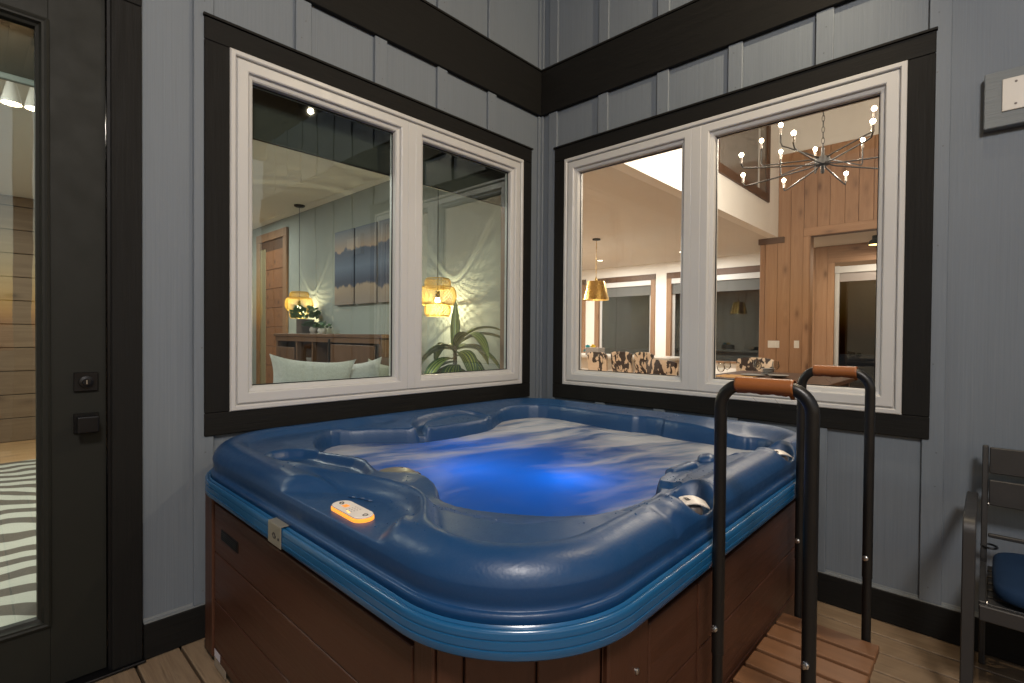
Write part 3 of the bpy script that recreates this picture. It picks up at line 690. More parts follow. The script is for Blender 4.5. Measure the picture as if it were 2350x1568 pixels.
# diverter levers in the scoops
for k, (kx, ky) in enumerate(KNOBS):
    kx += 0.010; ky -= 0.015
    zc = 0.792
    m = MB().lathe([(0.026, -0.014), (0.026, 0.001), (0.022, 0.008), (0.0005, 0.010)], (kx, ky, zc), 24, caps=False); kn = m.build('diverter_valve', plain('grey_plastic', (0.09, 0.075, 0.07), 0.35), tub, smooth=True)
    ax = Vector((0.79, 0.61, -0.10)).normalized() if k == 0 else Vector((0.75, 0.66, -0.12)).normalized()
    ay = Vector((-0.61, 0.79, 0.10)).normalized(); nz = ax.cross(ay).normalized()
    m = MB(); vs = []; c = Vector((kx+0.004, ky+0.004, zc+0.015))
    for i in range(9):
        u = -0.034+0.068*i/8
        for w in (-0.026, 0.026):
            for h in (0, 0.003): vs.append(c+ax*u+ay*(w*(1.0-0.12*(i/8)))+nz*(h+0.010*math.sin(math.pi*i/8)-0.004))
    fs = []
    for i in range(8):
        b = i*4; fs += [(b, b+4, b+6, b+2), (b+1, b+3, b+7, b+5), (b, b+1, b+5, b+4), (b+2, b+6, b+7, b+3)]
    fs += [(0, 2, 3, 1), (32, 33, 35, 34)]
    lev = m.add(vs, fs).build('lever', cream, kn, smooth=True, sharp=50)
    swirl(c+ax*(-0.020)+nz*0.0075, 0.010, 0.0011, ax, ay).build('emblem', ink, kn)
# moulded pillow pieces
for c, sz, rz in (((1.578, -1.115, 0.785), (0.050, 0.135, 0.052), R(-14)), ((1.596, -0.955, 0.790), (0.060, 0.070, 0.060), R(20))):
    o = MB().obox(c, sz, (R(6), R(-12), rz)).build('headrest', M['shell'], tub, smooth=True); 
    b = o.modifiers.new('bevel', 'BEVEL'); b.width = 0.020; b.segments = 5
# splashed droplets on the shell
rng = np.random.RandomState(5); m = MB(); cl = [(1.30, -1.90), (0.30, -1.62), (1.62, -1.20), (1.66, -0.62), (0.30, -1.00), (0.45, -0.30), (1.40, -2.02), (0.70, -2.02), (1.05, -0.29), (1.68, -1.62), (1.22, -1.93), (1.60, -1.33)]
px_ = []
for cx_, cy_ in cl: px_ += list(zip(rng.normal(cx_, 0.07, 34), rng.normal(cy_, 0.07, 34)))
A = np.array(px_); A = A[(t_inset(A[:, 0], A[:, 1]) > 0.06) & (poly_sd(A[:, 0], A[:, 1], BASIN) > 0.015)]
ZZ = shell_z(A[:, 0], A[:, 1])
for (x, y), z in zip(A, ZZ):
    r = rng.uniform(0.0012, 0.0036); h = r*0.55; vs = [(x+r*math.cos(q), y+r*math.sin(q), z-0.0003) for q in np.arange(6)*1.0472]+[(x+r*0.65*math.cos(q), y+r*0.65*math.sin(q), z+h*0.75) for q in np.arange(6)*1.0472]+[(x, y, z+h)]
    m.add(vs, [(k, (k+1) % 6, 6+(k+1) % 6, 6+k) for k in range(6)]+[(6+k, 6+(k+1) % 6, 12) for k in range(6)])
n = NT('droplet'); n.base((0.01, 0.06, 0.16)); n.set(rough=0.04, spec=1.0, coat=1.0, coat_rough=0.02)
dr = m.build('droplets', n.m, tub, smooth=True, sharp=0); dr['kind'] = 'stuff'
# badge clip over the lip
bd = plain('badge_metal', (0.34, 0.31, 0.25), 0.35, 0.5)
m = MB(); m.box(0.878, 0.962, TY0-0.0035, TY0-0.0012, ZL0+0.002, ZL1+0.003); m.box(0.878, 0.962, TY0-0.0035, TY0+0.020, ZL1+0.0031, ZL1+0.0052)
bo = m.build('badge', bd, tub, bevel=0.0008)
swirl((0.920, TY0-0.0042, 0.693), 0.0125, 0.0014, Vector((1, 0, 0)), Vector((0, 0, 1))).build('emblem', ink, bo)
m = MB().lathe([(0.004, 0), (0.004, -0.0012)], (0.948, TY0-0.0036, 0.689), 10, 'y'); m.build('rivet', ink, bo)
# underwater lamps; the deepest ones are extras added to spread the glow
for k, (x, y, z, pw) in enumerate(((1.23, -1.27, 0.59, 2.2), (0.90, -1.46, 0.53, 3.0), (0.42, -1.15, 0.57, 2.2), (1.36, -1.52, 0.40, 1.8), (0.70, -1.10, 0.42, 2.2))):
    m = MB().lathe([(0.030, -0.020), (0.030, 0.0), (0.022, 0.006), (0.0005, 0.008)], (x, y, z-0.04), 20, caps=False)
    lo = m.build('underwater_light', emit('blue_led_%d' % k, (0.02, 0.20, 1.0), 2.5), tub, smooth=True)
    MB().tube([(x, y, 0.10), (x, y, z-0.061)], 0.012, 8).build('light_stem', M['shell'], tub)
    lamp('POINT', 'tub_lamp', (x, y, z), pw*0.50, (0.003, 0.25, 1.0), 0.03, parent=tub)

# ------------------------------------------------------------------ water
def water_mat():
    n = NT('bubbling_water')
    def streak(ang, sx, sy, loc):
        mp = n.new('ShaderNodeMapping', vector_type='TEXTURE'); mp.inputs['Rotation'].default_value = (0, 0, R(ang)); mp.inputs['Scale'].default_value = (1/sx, 1/sy, 1); mp.inputs['Location'].default_value = loc
        n.coord(); n.l(n._tc.outputs['Object'], mp.inputs[0]); return mp.outputs[0]
    a = n.noise(streak(-14, 4.6, 1.25, (0, 0, 0)), 1.5, 4, 0.5, 0.5); b = n.noise(streak(-24, 9.0, 1.6, (2, 1, 0)), 1.5, 5, 0.55, 0.3); c = n.noise(n.coord(), 6.0, 4, 0.55)
    vd = n.new('ShaderNodeVectorMath', operation='DISTANCE'); n.l(n.coord(), vd.inputs[0]); vd.inputs[1].default_value = (1.10, -1.48, WZ)
    # froth is thickest over the jets along the two walls and thins towards the near side
    f = n.math('ADD', n.math('ADD', n.math('MULTIPLY', a, 1.00), n.math('MULTIPLY', b, 0.50)), n.math('MULTIPLY', c, 0.20))
    f = n.math('ADD', f, n.math('SUBTRACT', n.math('MULTIPLY', vd.outputs['Value'], 0.46), 0.22))
    foam = n.ramp(f, [(0.80, 0.0), (0.94, 0.26), (1.0, 0.50)])
    foam2 = n.ramp(n.math('SUBTRACT', f, 0.42), [(0.57, 0.0), (0.74, 0.50)])
    fm = n.math('ADD', foam, foam2, True)
    # froth: scatters light both ways; clear water: mostly lets the lamps glow through
    df = n.new('ShaderNodeBsdfDiffuse'); df.inputs[0].default_value = (0.36, 0.38, 0.41, 1)
    tf = n.new('ShaderNodeBsdfTranslucent'); tf.inputs[0].default_value = (0.07, 0.11, 0.13, 1)
    a1 = n.new('ShaderNodeAddShader'); n.l(df.outputs[0], a1.inputs[0]); n.l(tf.outputs[0], a1.inputs[1])
    tw = n.new('ShaderNodeBsdfTranslucent'); tw.inputs[0].default_value = (0.02, 0.42, 0.62, 1)
    dw = n.new('ShaderNodeBsdfDiffuse'); dw.inputs[0].default_value = (0.005, 0.035, 0.085, 1)
    a2 = n.new('ShaderNodeAddShader'); n.l(tw.outputs[0], a2.inputs[0]); n.l(dw.outputs[0], a2.inputs[1])
    m0 = n.new('ShaderNodeMixShader'); n.l(fm, m0.inputs[0]); n.l(a2.outputs[0], m0.inputs[1]); n.l(a1.outputs[0], m0.inputs[2])
    gl = n.new('ShaderNodeBsdfGlossy'); gl.inputs['Roughness'].default_value = 0.38
    bp = n.new('ShaderNodeBump'); bp.inputs['Strength'].default_value = 0.5; bp.inputs['Distance'].default_value = 0.03; n.l(f, bp.inputs['Height'])
    for q in (gl, df): n.l(bp.outputs[0], q.inputs['Normal'])
    fr = n.new('ShaderNodeFresnel'); fr.inputs[0].default_value = 1.25
    m1 = n.new('ShaderNodeMixShader'); n.l(n.math('MULTIPLY', n.math('MULTIPLY', fr.outputs[0], 0.45), n.math('SUBTRACT', 1.0, fm)), m1.inputs[0]); n.l(m0.outputs[0], m1.inputs[1]); n.l(gl.outputs[0], m1.inputs[2])
    n.l(m1.outputs[0], n.out.inputs[0]); n.n.remove(n.p); return n.m
gx = np.arange(0.12, 1.72, 0.016); gy = np.arange(-1.95, -0.28, 0.016)
X_, Y_ = np.meshgrid(gx, gy, indexing='ij'); D = poly_sd(X_, Y_, BASIN)
def fbm(x, y, seed, f0, oct=4):
    rng = np.random.RandomState(seed); z = np.zeros(x.shape); amp = 1.0
    for o in range(oct):
        for _ in range(5):
            a = rng.uniform(0, 6.28); ph = rng.uniform(0, 6.28); k = f0*(2**o)*rng.uniform(0.7, 1.3)
            z += amp*np.sin(k*(x*math.cos(a)+y*math.sin(a))+ph)/5
        amp *= 0.5
    return z
hump = np.exp(-(((X_-0.80)/0.30)**2+((Y_+0.55)/0.10)**2))*0.013 + np.exp(-(((X_-0.40)/0.10)**2+((Y_+0.55)/0.12)**2))*0.010
Zw = WZ + 0.006*fbm(X_, Y_, 3, 9.0) + hump
ins = D < 0.03
idx = -np.ones(X_.shape, int); kp = ins[:-1, :-1] & ins[1:, :-1] & ins[:-1, 1:] & ins[1:, 1:]
us = np.zeros(X_.shape, bool)
for a, b in ((0, 0), (1, 0), (0, 1), (1, 1)): us[a:X_.shape[0]-1+a, b:X_.shape[1]-1+b] |= kp
idx[us] = np.arange(us.sum()); I, J = np.nonzero(kp)
wm = MB().add(np.stack([X_[us], Y_[us], Zw[us]], 1).tolist(), np.stack([idx[I, J], idx[I+1, J], idx[I+1, J+1], idx[I, J+1]], 1).tolist())
struct('water', wm, water_mat(), smooth=True, sharp=0, fix=False)

# ------------------------------------------------------------------ slatted step
M['step'] = pine('cedar_step', (0.17, 0.078, 0.034), (0.25, 0.118, 0.054), 'x', 0.5, knots=True)
st = thing('step', (1.93, -1.11, 0), 'slatted brown wooden step against the right side of the hot tub', 'step')
SX0, SX1 = 1.797, 2.079
yy = -0.762
for k in range(8):
    MB().box(SX0, SX1, yy-0.083, yy, 0.236, 0.260).build('slat', M['step'], st, bevel=0.0035, seg=2); yy -= 0.1005
YN = yy+0.0175
for x in (SX0+0.025, SX1-0.040):
    MB().box(x, x+0.022, YN, -0.762, 0.165, 0.2358).build('apron', M['step'], st, bevel=0.002)
for x in (SX0+0.028, SX1-0.076):
    for y in (YN+0.003, -0.81):
        MB().box(x, x+0.045, y, y+0.045, 0.0006, 0.1645).build('leg', M['step'], st, bevel=0.002)

# ------------------------------------------------------------------ handrails
def leather():
    n = NT('tan_leather'); v = n.coord(); f = n.noise(v, 30, 5)
    n.base(n.mix(f, (0.20, 0.062, 0.014), (0.27, 0.090, 0.022))); n.set(rough=0.42); n.bump(n.noise(v, 220, 3), 0.3, 0.001); return n.m
M['leather'] = leather()
def handrail(y, label):
    x1, x2, zt = 1.842, 2.040, 1.126; r = 0.0145; rc = 0.056
    root = thing('handrail', (x1, y, 0), label, 'handrail', 'hoop handrails at the step')
    P = [(x1, y, 0.462), (x1, y, zt-rc)]
    for k in range(1, 11):
        a = math.pi-math.pi/2*k/10; P.append((x1+rc+rc*math.cos(a), y, zt-rc+rc*math.sin(a)))
    P2 = []
    for k in range(0, 10):
        a = math.pi/2-math.pi/2*k/10; P2.append((x2-rc+rc*math.cos(a), y, zt-rc+rc*math.sin(a)))
    P += P2+[(x2, y, zt-rc), (x2, y, 0.462)]
    MB().tube(P, r, 20).build('hoop', M['rail'], root, smooth=True)
    for x in (x1, x2):
        MB().tube([(x, y, 0.001), (x, y, 0.470)], r*0.90, 20).build('post', M['rail'], root, smooth=True)
        m = MB().lathe([(0.0085, 0.0), (0.0085, 0.004), (0.006, 0.006), (0.006, 0.011), (0.003, 0.012)], (0, 0, 0), 12, 'z'); d = Vector((CAM.x-x, CAM.y-y, 0)).normalized() if False else Vector((-0.20, -0.98, 0)).normalized()
        q = d.to_track_quat('Z', 'Y').to_matrix()
        m.v = [tuple(q @ Vector(p)+Vector((x, y, 0.525))+d*(r-0.001)) for p in m.v]; m.build('bolt', M['steel'], root, smooth=True)
        MB().tube([(x, y, 0.4600), (x, y, 0.4640)], r*1.03, 20).build('collar', M['rail'], root, smooth=True)
    # leather wrap with a ragged seam underneath
    g0, g1 = x1+rc-0.020, x2-rc+0.020; m = MB(); vs = []; nn = 26; mm = 24
    for i in range(mm+1):
        u = g0+(g1-g0)*i/mm
        for k in range(nn):
            a = -math.pi/2+2*math.pi*k/(nn-1); rr = r+0.0020
            z = zt+rr*math.sin(a); yv = y+rr*math.cos(a)*1.0
            if k in (0, nn-1): z -= 0.002+0.0012*math.sin(i*0.7)+0.0006*math.sin(i*1.9)+(0.008 if i >= mm-1 else 0); yv = y+(0.002 if k == 0 else -0.002)
            vs.append((u, yv, z))
    fs = [(i*nn+k, i*nn+k+1, (i+1)*nn+k+1, (i+1)*nn+k) for i in range(mm) for k in range(nn-1)]
    o = m.add(vs, fs).build('grip', M['leather'], root, smooth=True, sharp=0)
    s_ = o.modifiers.new('thick', 'SOLIDIFY'); s_.thickness = 0.0016; s_.offset = 1
    for t_, ln in ((0.3, 0.02), (0.68, 0.03)):
        u = g0+(g1-g0)*t_
        MB().tube([(u, y, zt-0.028), (u+0.006, y-0.003, zt-0.034), (u+0.014, y, zt-0.028-ln*0.6)], 0.0004, 4).build('loose_thread', ink, root)
    return root
handrail(-1.480, 'black hoop handrail with tan leather grip on the near end of the step')
handrail(-0.742, 'black hoop handrail with tan leather grip on the far end of the step')

# ------------------------------------------------------------------ patio chair, only its left side is in the photograph
def chair():
    root = thing('patio_chair', (2.60, -0.35, 0), 'dark gray metal patio armchair with blue cushion at the right edge', 'chair')
    met = plain('grey_powder_coat', (0.040, 0.039, 0.039), 0.45, 0.3, bump=0.05, bscale=250)
    X0, X1 = 2.281, 2.90
    for x in (X0, X1):
        sgn = 1 if x == X0 else -1
        # front leg with rounded elbow that becomes the arm
        w = 0.033; yf, yb, zt = -0.560, -0.115, 0.665; rc = 0.05; th = 0.022
        path = [(yf, 0.0006), (yf, zt-rc)]+[(yf+rc-rc*math.cos(R(a)), zt-rc+rc*math.sin(R(a))) for a in range(15, 91, 15)]+[(yb, zt-0.012)]
        m = MB(); vs = []
        for i, (yv, zv) in enumerate(path):
            a, b = path[max(i-1, 0)], path[min(i+1, len(path)-1)]; ty, tz = b[0]-a[0], b[1]-a[1]; L = math.hypot(ty, tz); ny, nz = -tz/L, ty/L
            for xx in (x-w/2, x+w/2):
                for s in (0, -th): vs.append((xx, yv+ny*s, zv+nz*s))
        fs = []
        for i in range(len(path)-1):
            b = i*4; fs += [(b, b+4, b+5, b+1), (b+2, b+3, b+7, b+6), (b, b+2, b+6, b+4), (b+1, b+5, b+7, b+3)]
        b = (len(path)-1)*4; fs += [(0, 1, 3, 2), (b, b+2, b+3, b+1)]
        m.add(vs, fs).build('arm', met, root, smooth=True, bevel=0.003, sharp=30)
        # rear leg and back post
        xr = x+sgn*0.034
        MB().prism([(-0.110, 0.0006), (-0.085, 0.0006), (-0.120, 0.42), (-0.088, 0.835), (-0.112, 0.835), (-0.148, 0.42)], xr-0.009, xr+0.009, 'x').build('back_post', met, root, bevel=0.003)
        MB().box(xr-0.009, xr+0.009, -0.56+0.02, -0.12, 0.372, 0.405).build('side_rail', met, root, bevel=0.003)
        for yv, zv in ((-0.535, 0.40), (-0.535, 0.375), (-0.128, 0.62)):
            MB().lathe([(0.007, 0.0), (0.007, 0.003), (0.003, 0.006)], (xr+sgn*0.009, yv, zv), 10, 'x').build('bolt', M['steel'], root, smooth=True)
    MB().box(X0+0.045, X1-0.045, -0.124, -0.106, 0.735, 0.832).build('back_slat', met, root, bevel=0.003)
    MB().box(X0+0.045, X1-0.045, -0.136, -0.118, 0.618, 0.712).build('back_slat', met, root, bevel=0.003)
    MB().box(X0+0.045, X1-0.045, -0.148, -0.132, 0.500, 0.5135).build('back_slat', met, root, bevel=0.003)
    MB().box(X0+0.026, X1-0.026, -0.56, -0.54, 0.350, 0.398).build('front_rail', met, root, bevel=0.003)
    for k in range(6): MB().box(X0+0.045, X1-0.045, -0.53+k*0.065, -0.48+k*0.065, 0.385, 0.397).build('seat_slat', met, root, bevel=0.002)
    # cushion
    n = NT('blue_outdoor_fabric'); v = n.coord(); f = n.noise(v, 9, 5); w = n.noise(v, 400, 2)
    n.base(n.mix(f, (0.005, 0.018, 0.050), (0.011, 0.034, 0.080))); n.set(rough=0.8, spec=0.2); n.bump(w, 0.4, 0.001)
    def cushion(cx, cy, cz, ax, ay, az, name, tilt=0):
        vs = []; fs = []; nu, nv = 26, 14
        for i in range(nv+1):
            ph = -math.pi/2+math.pi*i/nv
            for j in range(nu):
                th = 2*math.pi*j/nu
                def se(c, p): return math.copysign(abs(c)**p, c)
                vs.append(Vector((ax*se(math.cos(ph), 0.35)*se(math.cos(th), 0.30), ay*se(math.cos(ph), 0.35)*se(math.sin(th), 0.30), az*se(math.sin(ph), 0.60))))
        q = Euler((tilt, 0, 0)).to_matrix(); vs = [q @ p+Vector((cx, cy, cz)) for p in vs]
        for i in range(nv):
            for j in range(nu): fs.append((i*nu+j, i*nu+(j+1) % nu, (i+1)*nu+(j+1) % nu, (i+1)*nu+j))
        return MB().add(vs, fs).build(name, n.m, root, smooth=True, sharp=0)
    cushion(2.595, -0.340, 0.437, 0.258, 0.215, 0.036, 'seat_cushion')
    m = MB().tube([(2.330+0.022*math.cos(R(a)), -0.128+0.026*math.sin(R(a)), 0.462) for a in range(0, 360, 30)], 0.004, 6, closed=True); m.build('cushion_tie', M['black_metal'], root)
chair()

# ------------------------------------------------------------------ cover plate on its block
cb = thing('utility_block', (2.45, 0, 2.05), 'pale blank cover plate on a gray wooden block, high on the right wall', 'cover plate')
MB().box(2.290, 2.62, -0.044, -0.0005, 2.050, 2.262).build('block', grain('block_paint', (0.165, 0.184, 0.190), (0.210, 0.228, 0.236), 'x', 0.6, 120, 6, 1.0, bdist=0.004), cb, bevel=0.003)
MB().box(2.340, 2.57, -0.0495, -0.0442, 2.104, 2.226).build('plate', plain('pale_plate', (0.56, 0.52, 0.46), 0.4, var=0.02), cb, bevel=0.003, seg=2)
for x in (2.378, 2.532):
    for z in (2.125, 2.208): MB().lathe([(0.0042, 0.0), (0.0042, -0.0012), (0.002, -0.0016)], (x, -0.0494, z), 10, 'y').build('screw', plain('dull_screw', (0.12, 0.10, 0.09), 0.5, 0.5), cb)

# ================================================================== rooms behind the windows
CH = 2.74
# ---- room behind the left wall
struct('floor_left', MB().box(-5.7, -0.155, -5.2, 0.05, -0.10, -0.0065), M['black_metal'])
fl = tag(bpy.data.objects.new('oak_floor', None), kind='structure'); COL.objects.link(fl)
x = -5.6; src = None
while x < -0.17:
    if src is None:
        src = MB().box(0, 0.178, -5.0, 0.05, -0.006, 0.0).build('floor_plank', M['floor_int'], None, bevel=0.001); src.parent = fl; src.location = (x, 0, 0)
    else: share('floor_plank', src, fl, (x, 0, 0))
    x += 0.180
struct('ceiling_left', MB().box(-5.7, -0.155, -5.2, 0.06, CH, CH+0.1), plain('ceiling_paint_left', (0.74, 0.76, 0.76), 0.85, var=0.02, bump=0.08, bscale=130))
struct('wall_picture', MB().box(-5.6, -0.16, 0.05, 0.15, 0.0, CH), M['sage'])
struct('wall_window_side', MB().box(-0.155, -0.150, -2.40, -2.02, 0.0, CH).box(-0.155, -0.150, -0.19, 0.05, 0, CH).box(-0.155, -0.150, -2.02, -0.19, 0, ZB+0.01).box(-0.155, -0.150, -2.02, -0.19, ZT-0.01, CH).box(-0.155, -0.150, -5, -3.33, 0, CH).box(-0.155, -0.150, -3.33, -2.40, 2.45, CH), M['white_wall'])
struct('wall_rear', MB().box(-5.7, -0.155, -5.1, -5.0, 0, CH), M['white_wall'])
pw = tag(bpy.data.objects.new('plank_wall', None), kind='structure'); COL.objects.link(pw); pw.location = (-5.6, -2.5, 0)
MB().box(-5.75, -5.625, -5.1, 0.05, 0, CH).build('backing', M['black_metal'], pw)
z = 0.0; src = None
while z < CH-0.05:
    h = min(0.262, CH-z)
    MB().box(-5.622, -5.600, -5.0, 0.049, z+0.003, z+h-0.003).build('plank', M['plank_y'], pw, bevel=0.004); z += 0.263
# zebra rug
def zebra():
    n = NT('zebra_weave'); v = n.coord(scale=(1, 1, 1))
    q = n.sep(n.coord()); ph = n.math('ADD', n.math('MULTIPLY', q[0], 25.0), n.math('MULTIPLY', q[1], -12.0))
    ph = n.math('ADD', ph, n.math('MULTIPLY', n.noise(n.coord(scale=(0.8, 1.6, 1)), 1.3, 1.5, 0.4), 20.0))
    sn = n.new('ShaderNodeMath', operation='SINE'); n.l(ph, sn.inputs[0]); ww_ = n.math('ADD', n.math('MULTIPLY', sn.outputs[0], 0.5), 0.5)
    f = n.ramp(ww_, [(0.45, 0.0), (0.50, 1.0)]); g = n.noise(n.coord(scale=(300, 40, 1)), 1.0, 2)
    n.base(n.mix(f, n.mix(g, (0.045, 0.038, 0.032), (0.11, 0.095, 0.08)), (0.40, 0.40, 0.355))); n.set(rough=0.9); n.bump(g, 0.5, 0.002); return n.m
rug = MB().box(-4.33, -0.62, -4.4, -1.55, 0.001, 0.010).build('rug', zebra(), None, bevel=0.003)
tag(rug, 'black and cream zebra striped rug seen through the glass door', 'rug')
# doorway in the picture wall
dw = thing('doorway', (-4.74, 0.05, 0), 'wooden doorway with orange plank door in the green interior wall', 'doorway')
MB().box(-4.40, -4.285, 0.020, 0.0495, 0.001, 2.50).build('casing', M['jamb'], dw, bevel=0.003)
MB().box(-5.30, -5.185, 0.020, 0.0495, 0.001, 2.50).build('casing', M['jamb'], dw, bevel=0.003)
MB().box(-5.30, -4.285, 0.018, 0.0495, 2.501, 2.61).build('casing', M['jamb'], dw, bevel=0.003)
MB().box(-5.18, -4.41, 0.044, 0.0492, 0.001, 2.499).build('recess', M['pine_dk'], dw)
z = 0.02
while z < 2.3:
    MB().box(-4.98, -4.42, 0.030, 0.0435, z, min(z+0.255, 2.40)).build('plank', M['plank_o'], dw, bevel=0.004); z += 0.26
MB().box(-5.17, -4.99, 0.028, 0.0435, 0.002, 2.40).build('curtain_panel', plain('olive_cloth', (0.20, 0.165, 0.09), 0.8), dw, bevel=0.01)
# mountain canvases
def canvas_mat():
    n = NT('lake_painting'); v = n.coord(kind='Object'); xyz = n.sep(v)
    ridge = n.noise(n.coord(scale=(3.0, 0, 0)), 1.0, 5, 0.55); low = n.noise(n.coord(scale=(5.0, 0, 2.0), loc=(7, 0, 0)), 1.0, 4)
    h = n.math('ADD', xyz[2], 0.0)
    # mirrored mountain band about the shore at z = 0.40
    up_ = n.math('ADD', n.math('MULTIPLY', ridge, 0.40), 0.40); lo_ = n.math('SUBTRACT', 0.30, n.math('MULTIPLY', low, 0.26))
    sky_ = n.ramp(n.math('MULTIPLY', h, 1.25), [(0.70, (0.36, 0.25, 0.17)), (0.86, (0.22, 0.20, 0.20)), (1.0, (0.10, 0.13, 0.18))])
    lake = n.ramp(h, [(0.0, (0.22, 0.18, 0.16)), (0.30, (0.36, 0.27, 0.18))])
    mt = n.mix(n.ramp(h, [(0.25, 0.0), (0.40, 1.0), (0.55, 0.2)]), (0.028, 0.042, 0.085), (0.09, 0.13, 0.21))
    a = n.math('MULTIPLY', n.math('SUBTRACT', up_, h), 60.0, True); b = n.math('MULTIPLY', n.math('SUBTRACT', h, lo_), 40.0, True)
    c = n.mix(b, lake, mt); c = n.mix(a, sky_, c)
    n.base(c); n.set(rough=0.6); n.bump(n.noise(v, 300, 2), 0.1, 0.001); return n.m
cm = canvas_mat()
for k, (x0, x1, lab) in enumerate(((-2.985, -2.575, 'left canvas of the three part mountain lake painting'), (-2.545, -2.135, 'middle canvas of the three part mountain lake painting'), (-2.105, -1.695, 'right canvas of the three part mountain lake painting, mostly behind the window bar'))):
    t = thing('canvas', (-2.34, 0.03, 1.55), lab, 'painting', 'three part mountain painting')
    MB().box(x0, x1, 0.010, 0.046, 1.55, 2.355).build('picture', cm, t, bevel=0.002)
# switches
sw = plain('switch_plastic', (0.72, 0.70, 0.66), 0.4)
def switch(x0, x1, y, z0, z1, n, label, g='light switches indoors'):
    t = thing('light_switch', ((x0+x1)/2, y, z0), label, 'switch', g)
    MB().box(x0, x1, y-0.006, y-0.0005, z0, z1).build('plate', sw, t, bevel=0.002)
    w = (x1-x0)/n
    for k in range(n): MB().box(x0+w*(k+0.28), x0+w*(k+0.72), y-0.010, y-0.0062, z0+0.022, z1-0.022).build('rocker', sw, t, bevel=0.0015)
switch(-4.13, -4.00, 0.05, 1.075, 1.195, 2, 'white double light switch on the green wall beside the doorway')
switch(-3.985, -3.92, 0.05, 1.085, 1.195, 1, 'white single light switch on the green wall next to the sideboard')
# sideboard
sb = thing('sideboard', (-2.66, -0.15, 0), 'rustic brown sideboard with open shelves and sliding door, under the painting', 'sideboard')
SBX0, SBX1, SBY, SBZ = -3.72, -1.50, -0.33, 1.235
MB().box(SBX0-0.03, SBX1+0.03, SBY-0.02, 0.045, SBZ-0.035, SBZ).build('top', M['pine_dkx'], sb, bevel=0.004)
for xa, xb in ((SBX0, SBX0+0.04), (-3.20, -3.165), (-2.45, -2.415), (SBX1-0.04, SBX1), (-2.82, -2.79)):
    MB().box(xa, xb, SBY, 0.04, 0.001, SBZ-0.036).build('panel', M['pine_dk'], sb, bevel=0.003)
MB().box(SBX0, SBX1, 0.030, 0.0445, 0.02, SBZ-0.036).build('back_panel', M['pine_dkx'], sb)
for zz in (0.08, 0.48, 0.885): MB().box(SBX0+0.04, SBX1-0.04, SBY+0.01, 0.029, zz, zz+0.028).build('shelf', M['pine_dkx'], sb, bevel=0.002)
MB().box(SBX0+0.01, SBX1-0.01, SBY-0.012, SBY-0.001, SBZ-0.085, SBZ-0.037).build('rail', M['pine_dkx'], sb, bevel=0.003)
MB().box(SBX0+0.05, -3.21, SBY-0.012, SBY-0.001, 0.06, SBZ-0.15).build('door', M['pine_dk'], sb, bevel=0.004)
bdoor = MB().box(-2.40, -1.56, SBY-0.035, SBY-0.014, 0.06, SBZ-0.10).build('sliding_door', M['pine_dk'], sb, bevel=0.004)
MB().box(-2.37, -2.34, SBY-0.046, SBY-0.036, SBZ-0.28, SBZ-0.05).build('hanger', M['black_metal'], bdoor)
MB().obox((-1.98, SBY-0.040, 0.60), (1.05, 0.012, 0.07), (0, R(-48), 0)).build('brace', M['pine_dkx'], bdoor)
MB().box(-2.40, -1.56, SBY-0.044, SBY-0.036, SBZ-0.40, SBZ-0.32).build('brace', M['pine_dkx'], bdoor)
def pot_plant(x, y, z, r, h, leaf_h, nl, pm, lm, label, square=False, sz=0.03):
    t = thing('potted_plant', (x, y, z), label, 'plant', 'small plants on the sideboard')
    if square: MB().box(x-r, x+r, y-r, y+r, z+0.0005, z+h).build('pot', pm, t, bevel=0.006)
    else: MB().lathe([(r*0.7, 0.0005), (r, h*0.4), (r, h*0.7), (r*0.75, h), (r*0.6, h*0.9)], (x, y, z), 20).build('pot', pm, t, smooth=True)
    rng = random.Random(int(abs(x)*1000)); m = MB()
    for k in range(nl):
        a = rng.uniform(0, 6.28); e = rng.uniform(0.15, 1.0); rad = r*1.75*math.sqrt(rng.random()); p = Vector((x+rad*math.cos(a), y+rad*math.sin(a), z+h+leaf_h*rng.uniform(0.05, 1)*(1-0.45*rad/(r*1.75))))
        d = Vector((math.cos(a)*0.8, math.sin(a)*0.8, e)).normalized(); q = d.orthogonal().normalized(); s = sz*rng.uniform(0.6, 1.2)
        m.add([p, p+d*s*0.5+q*s*0.35, p+d*s, p+d*s*0.5-q*s*0.35], [(0, 1, 2, 3)])
    m.build('foliage', lm, t)
    m = MB()
    for k in range(5):
        a = k*1.26; m.tube([(x, y, z+h*0.85), (x+r*0.8*math.cos(a), y+r*0.8*math.sin(a), z+h+leaf_h*0.6)], 0.003, 5)
    m.build('stem', lm, t)
green = plain('small_leaf', (0.075, 0.16, 0.07), 0.55, var=0.35)
pot_plant(-3.40, -0.13, SBZ, 0.075, 0.165, 0.17, 240, plain('dark_pot', (0.075, 0.06, 0.055), 0.6), green, 'bushy green plant in a dark square pot on the sideboard', True, 0.05)
pot_plant(-3.16, -0.14, SBZ, 0.050, 0.075, 0.06, 60, plain('stone_pot', (0.34, 0.30, 0.27), 0.6), plain('dark_leaf', (0.05, 0.09, 0.055), 0.5), 'small dark spiky succulent in a round stone pot on the sideboard', False, 0.06)
pot_plant(-2.97, -0.14, SBZ, 0.048, 0.06, 0.05, 70, plain('pale_pot', (0.50, 0.48, 0.44), 0.6), green, 'small green succulent in a pale pot on the sideboard', False, 0.035)
o = thing('card_frame', (-2.90, -0.20, 0.9135), 'small white framed card leaning on the sideboard shelf', 'frame')
MB().obox((-2.90, -0.20, 1.010), (0.12, 0.012, 0.19), (R(-8), 0, 0)).build('card', sw, o, bevel=0.002)
MB().obox((-2.90, -0.2075, 1.010), (0.07, 0.003, 0.10), (R(-8), 0, 0)).build('print', plain('card_print', (0.35, 0.33, 0.30), 0.6), o)
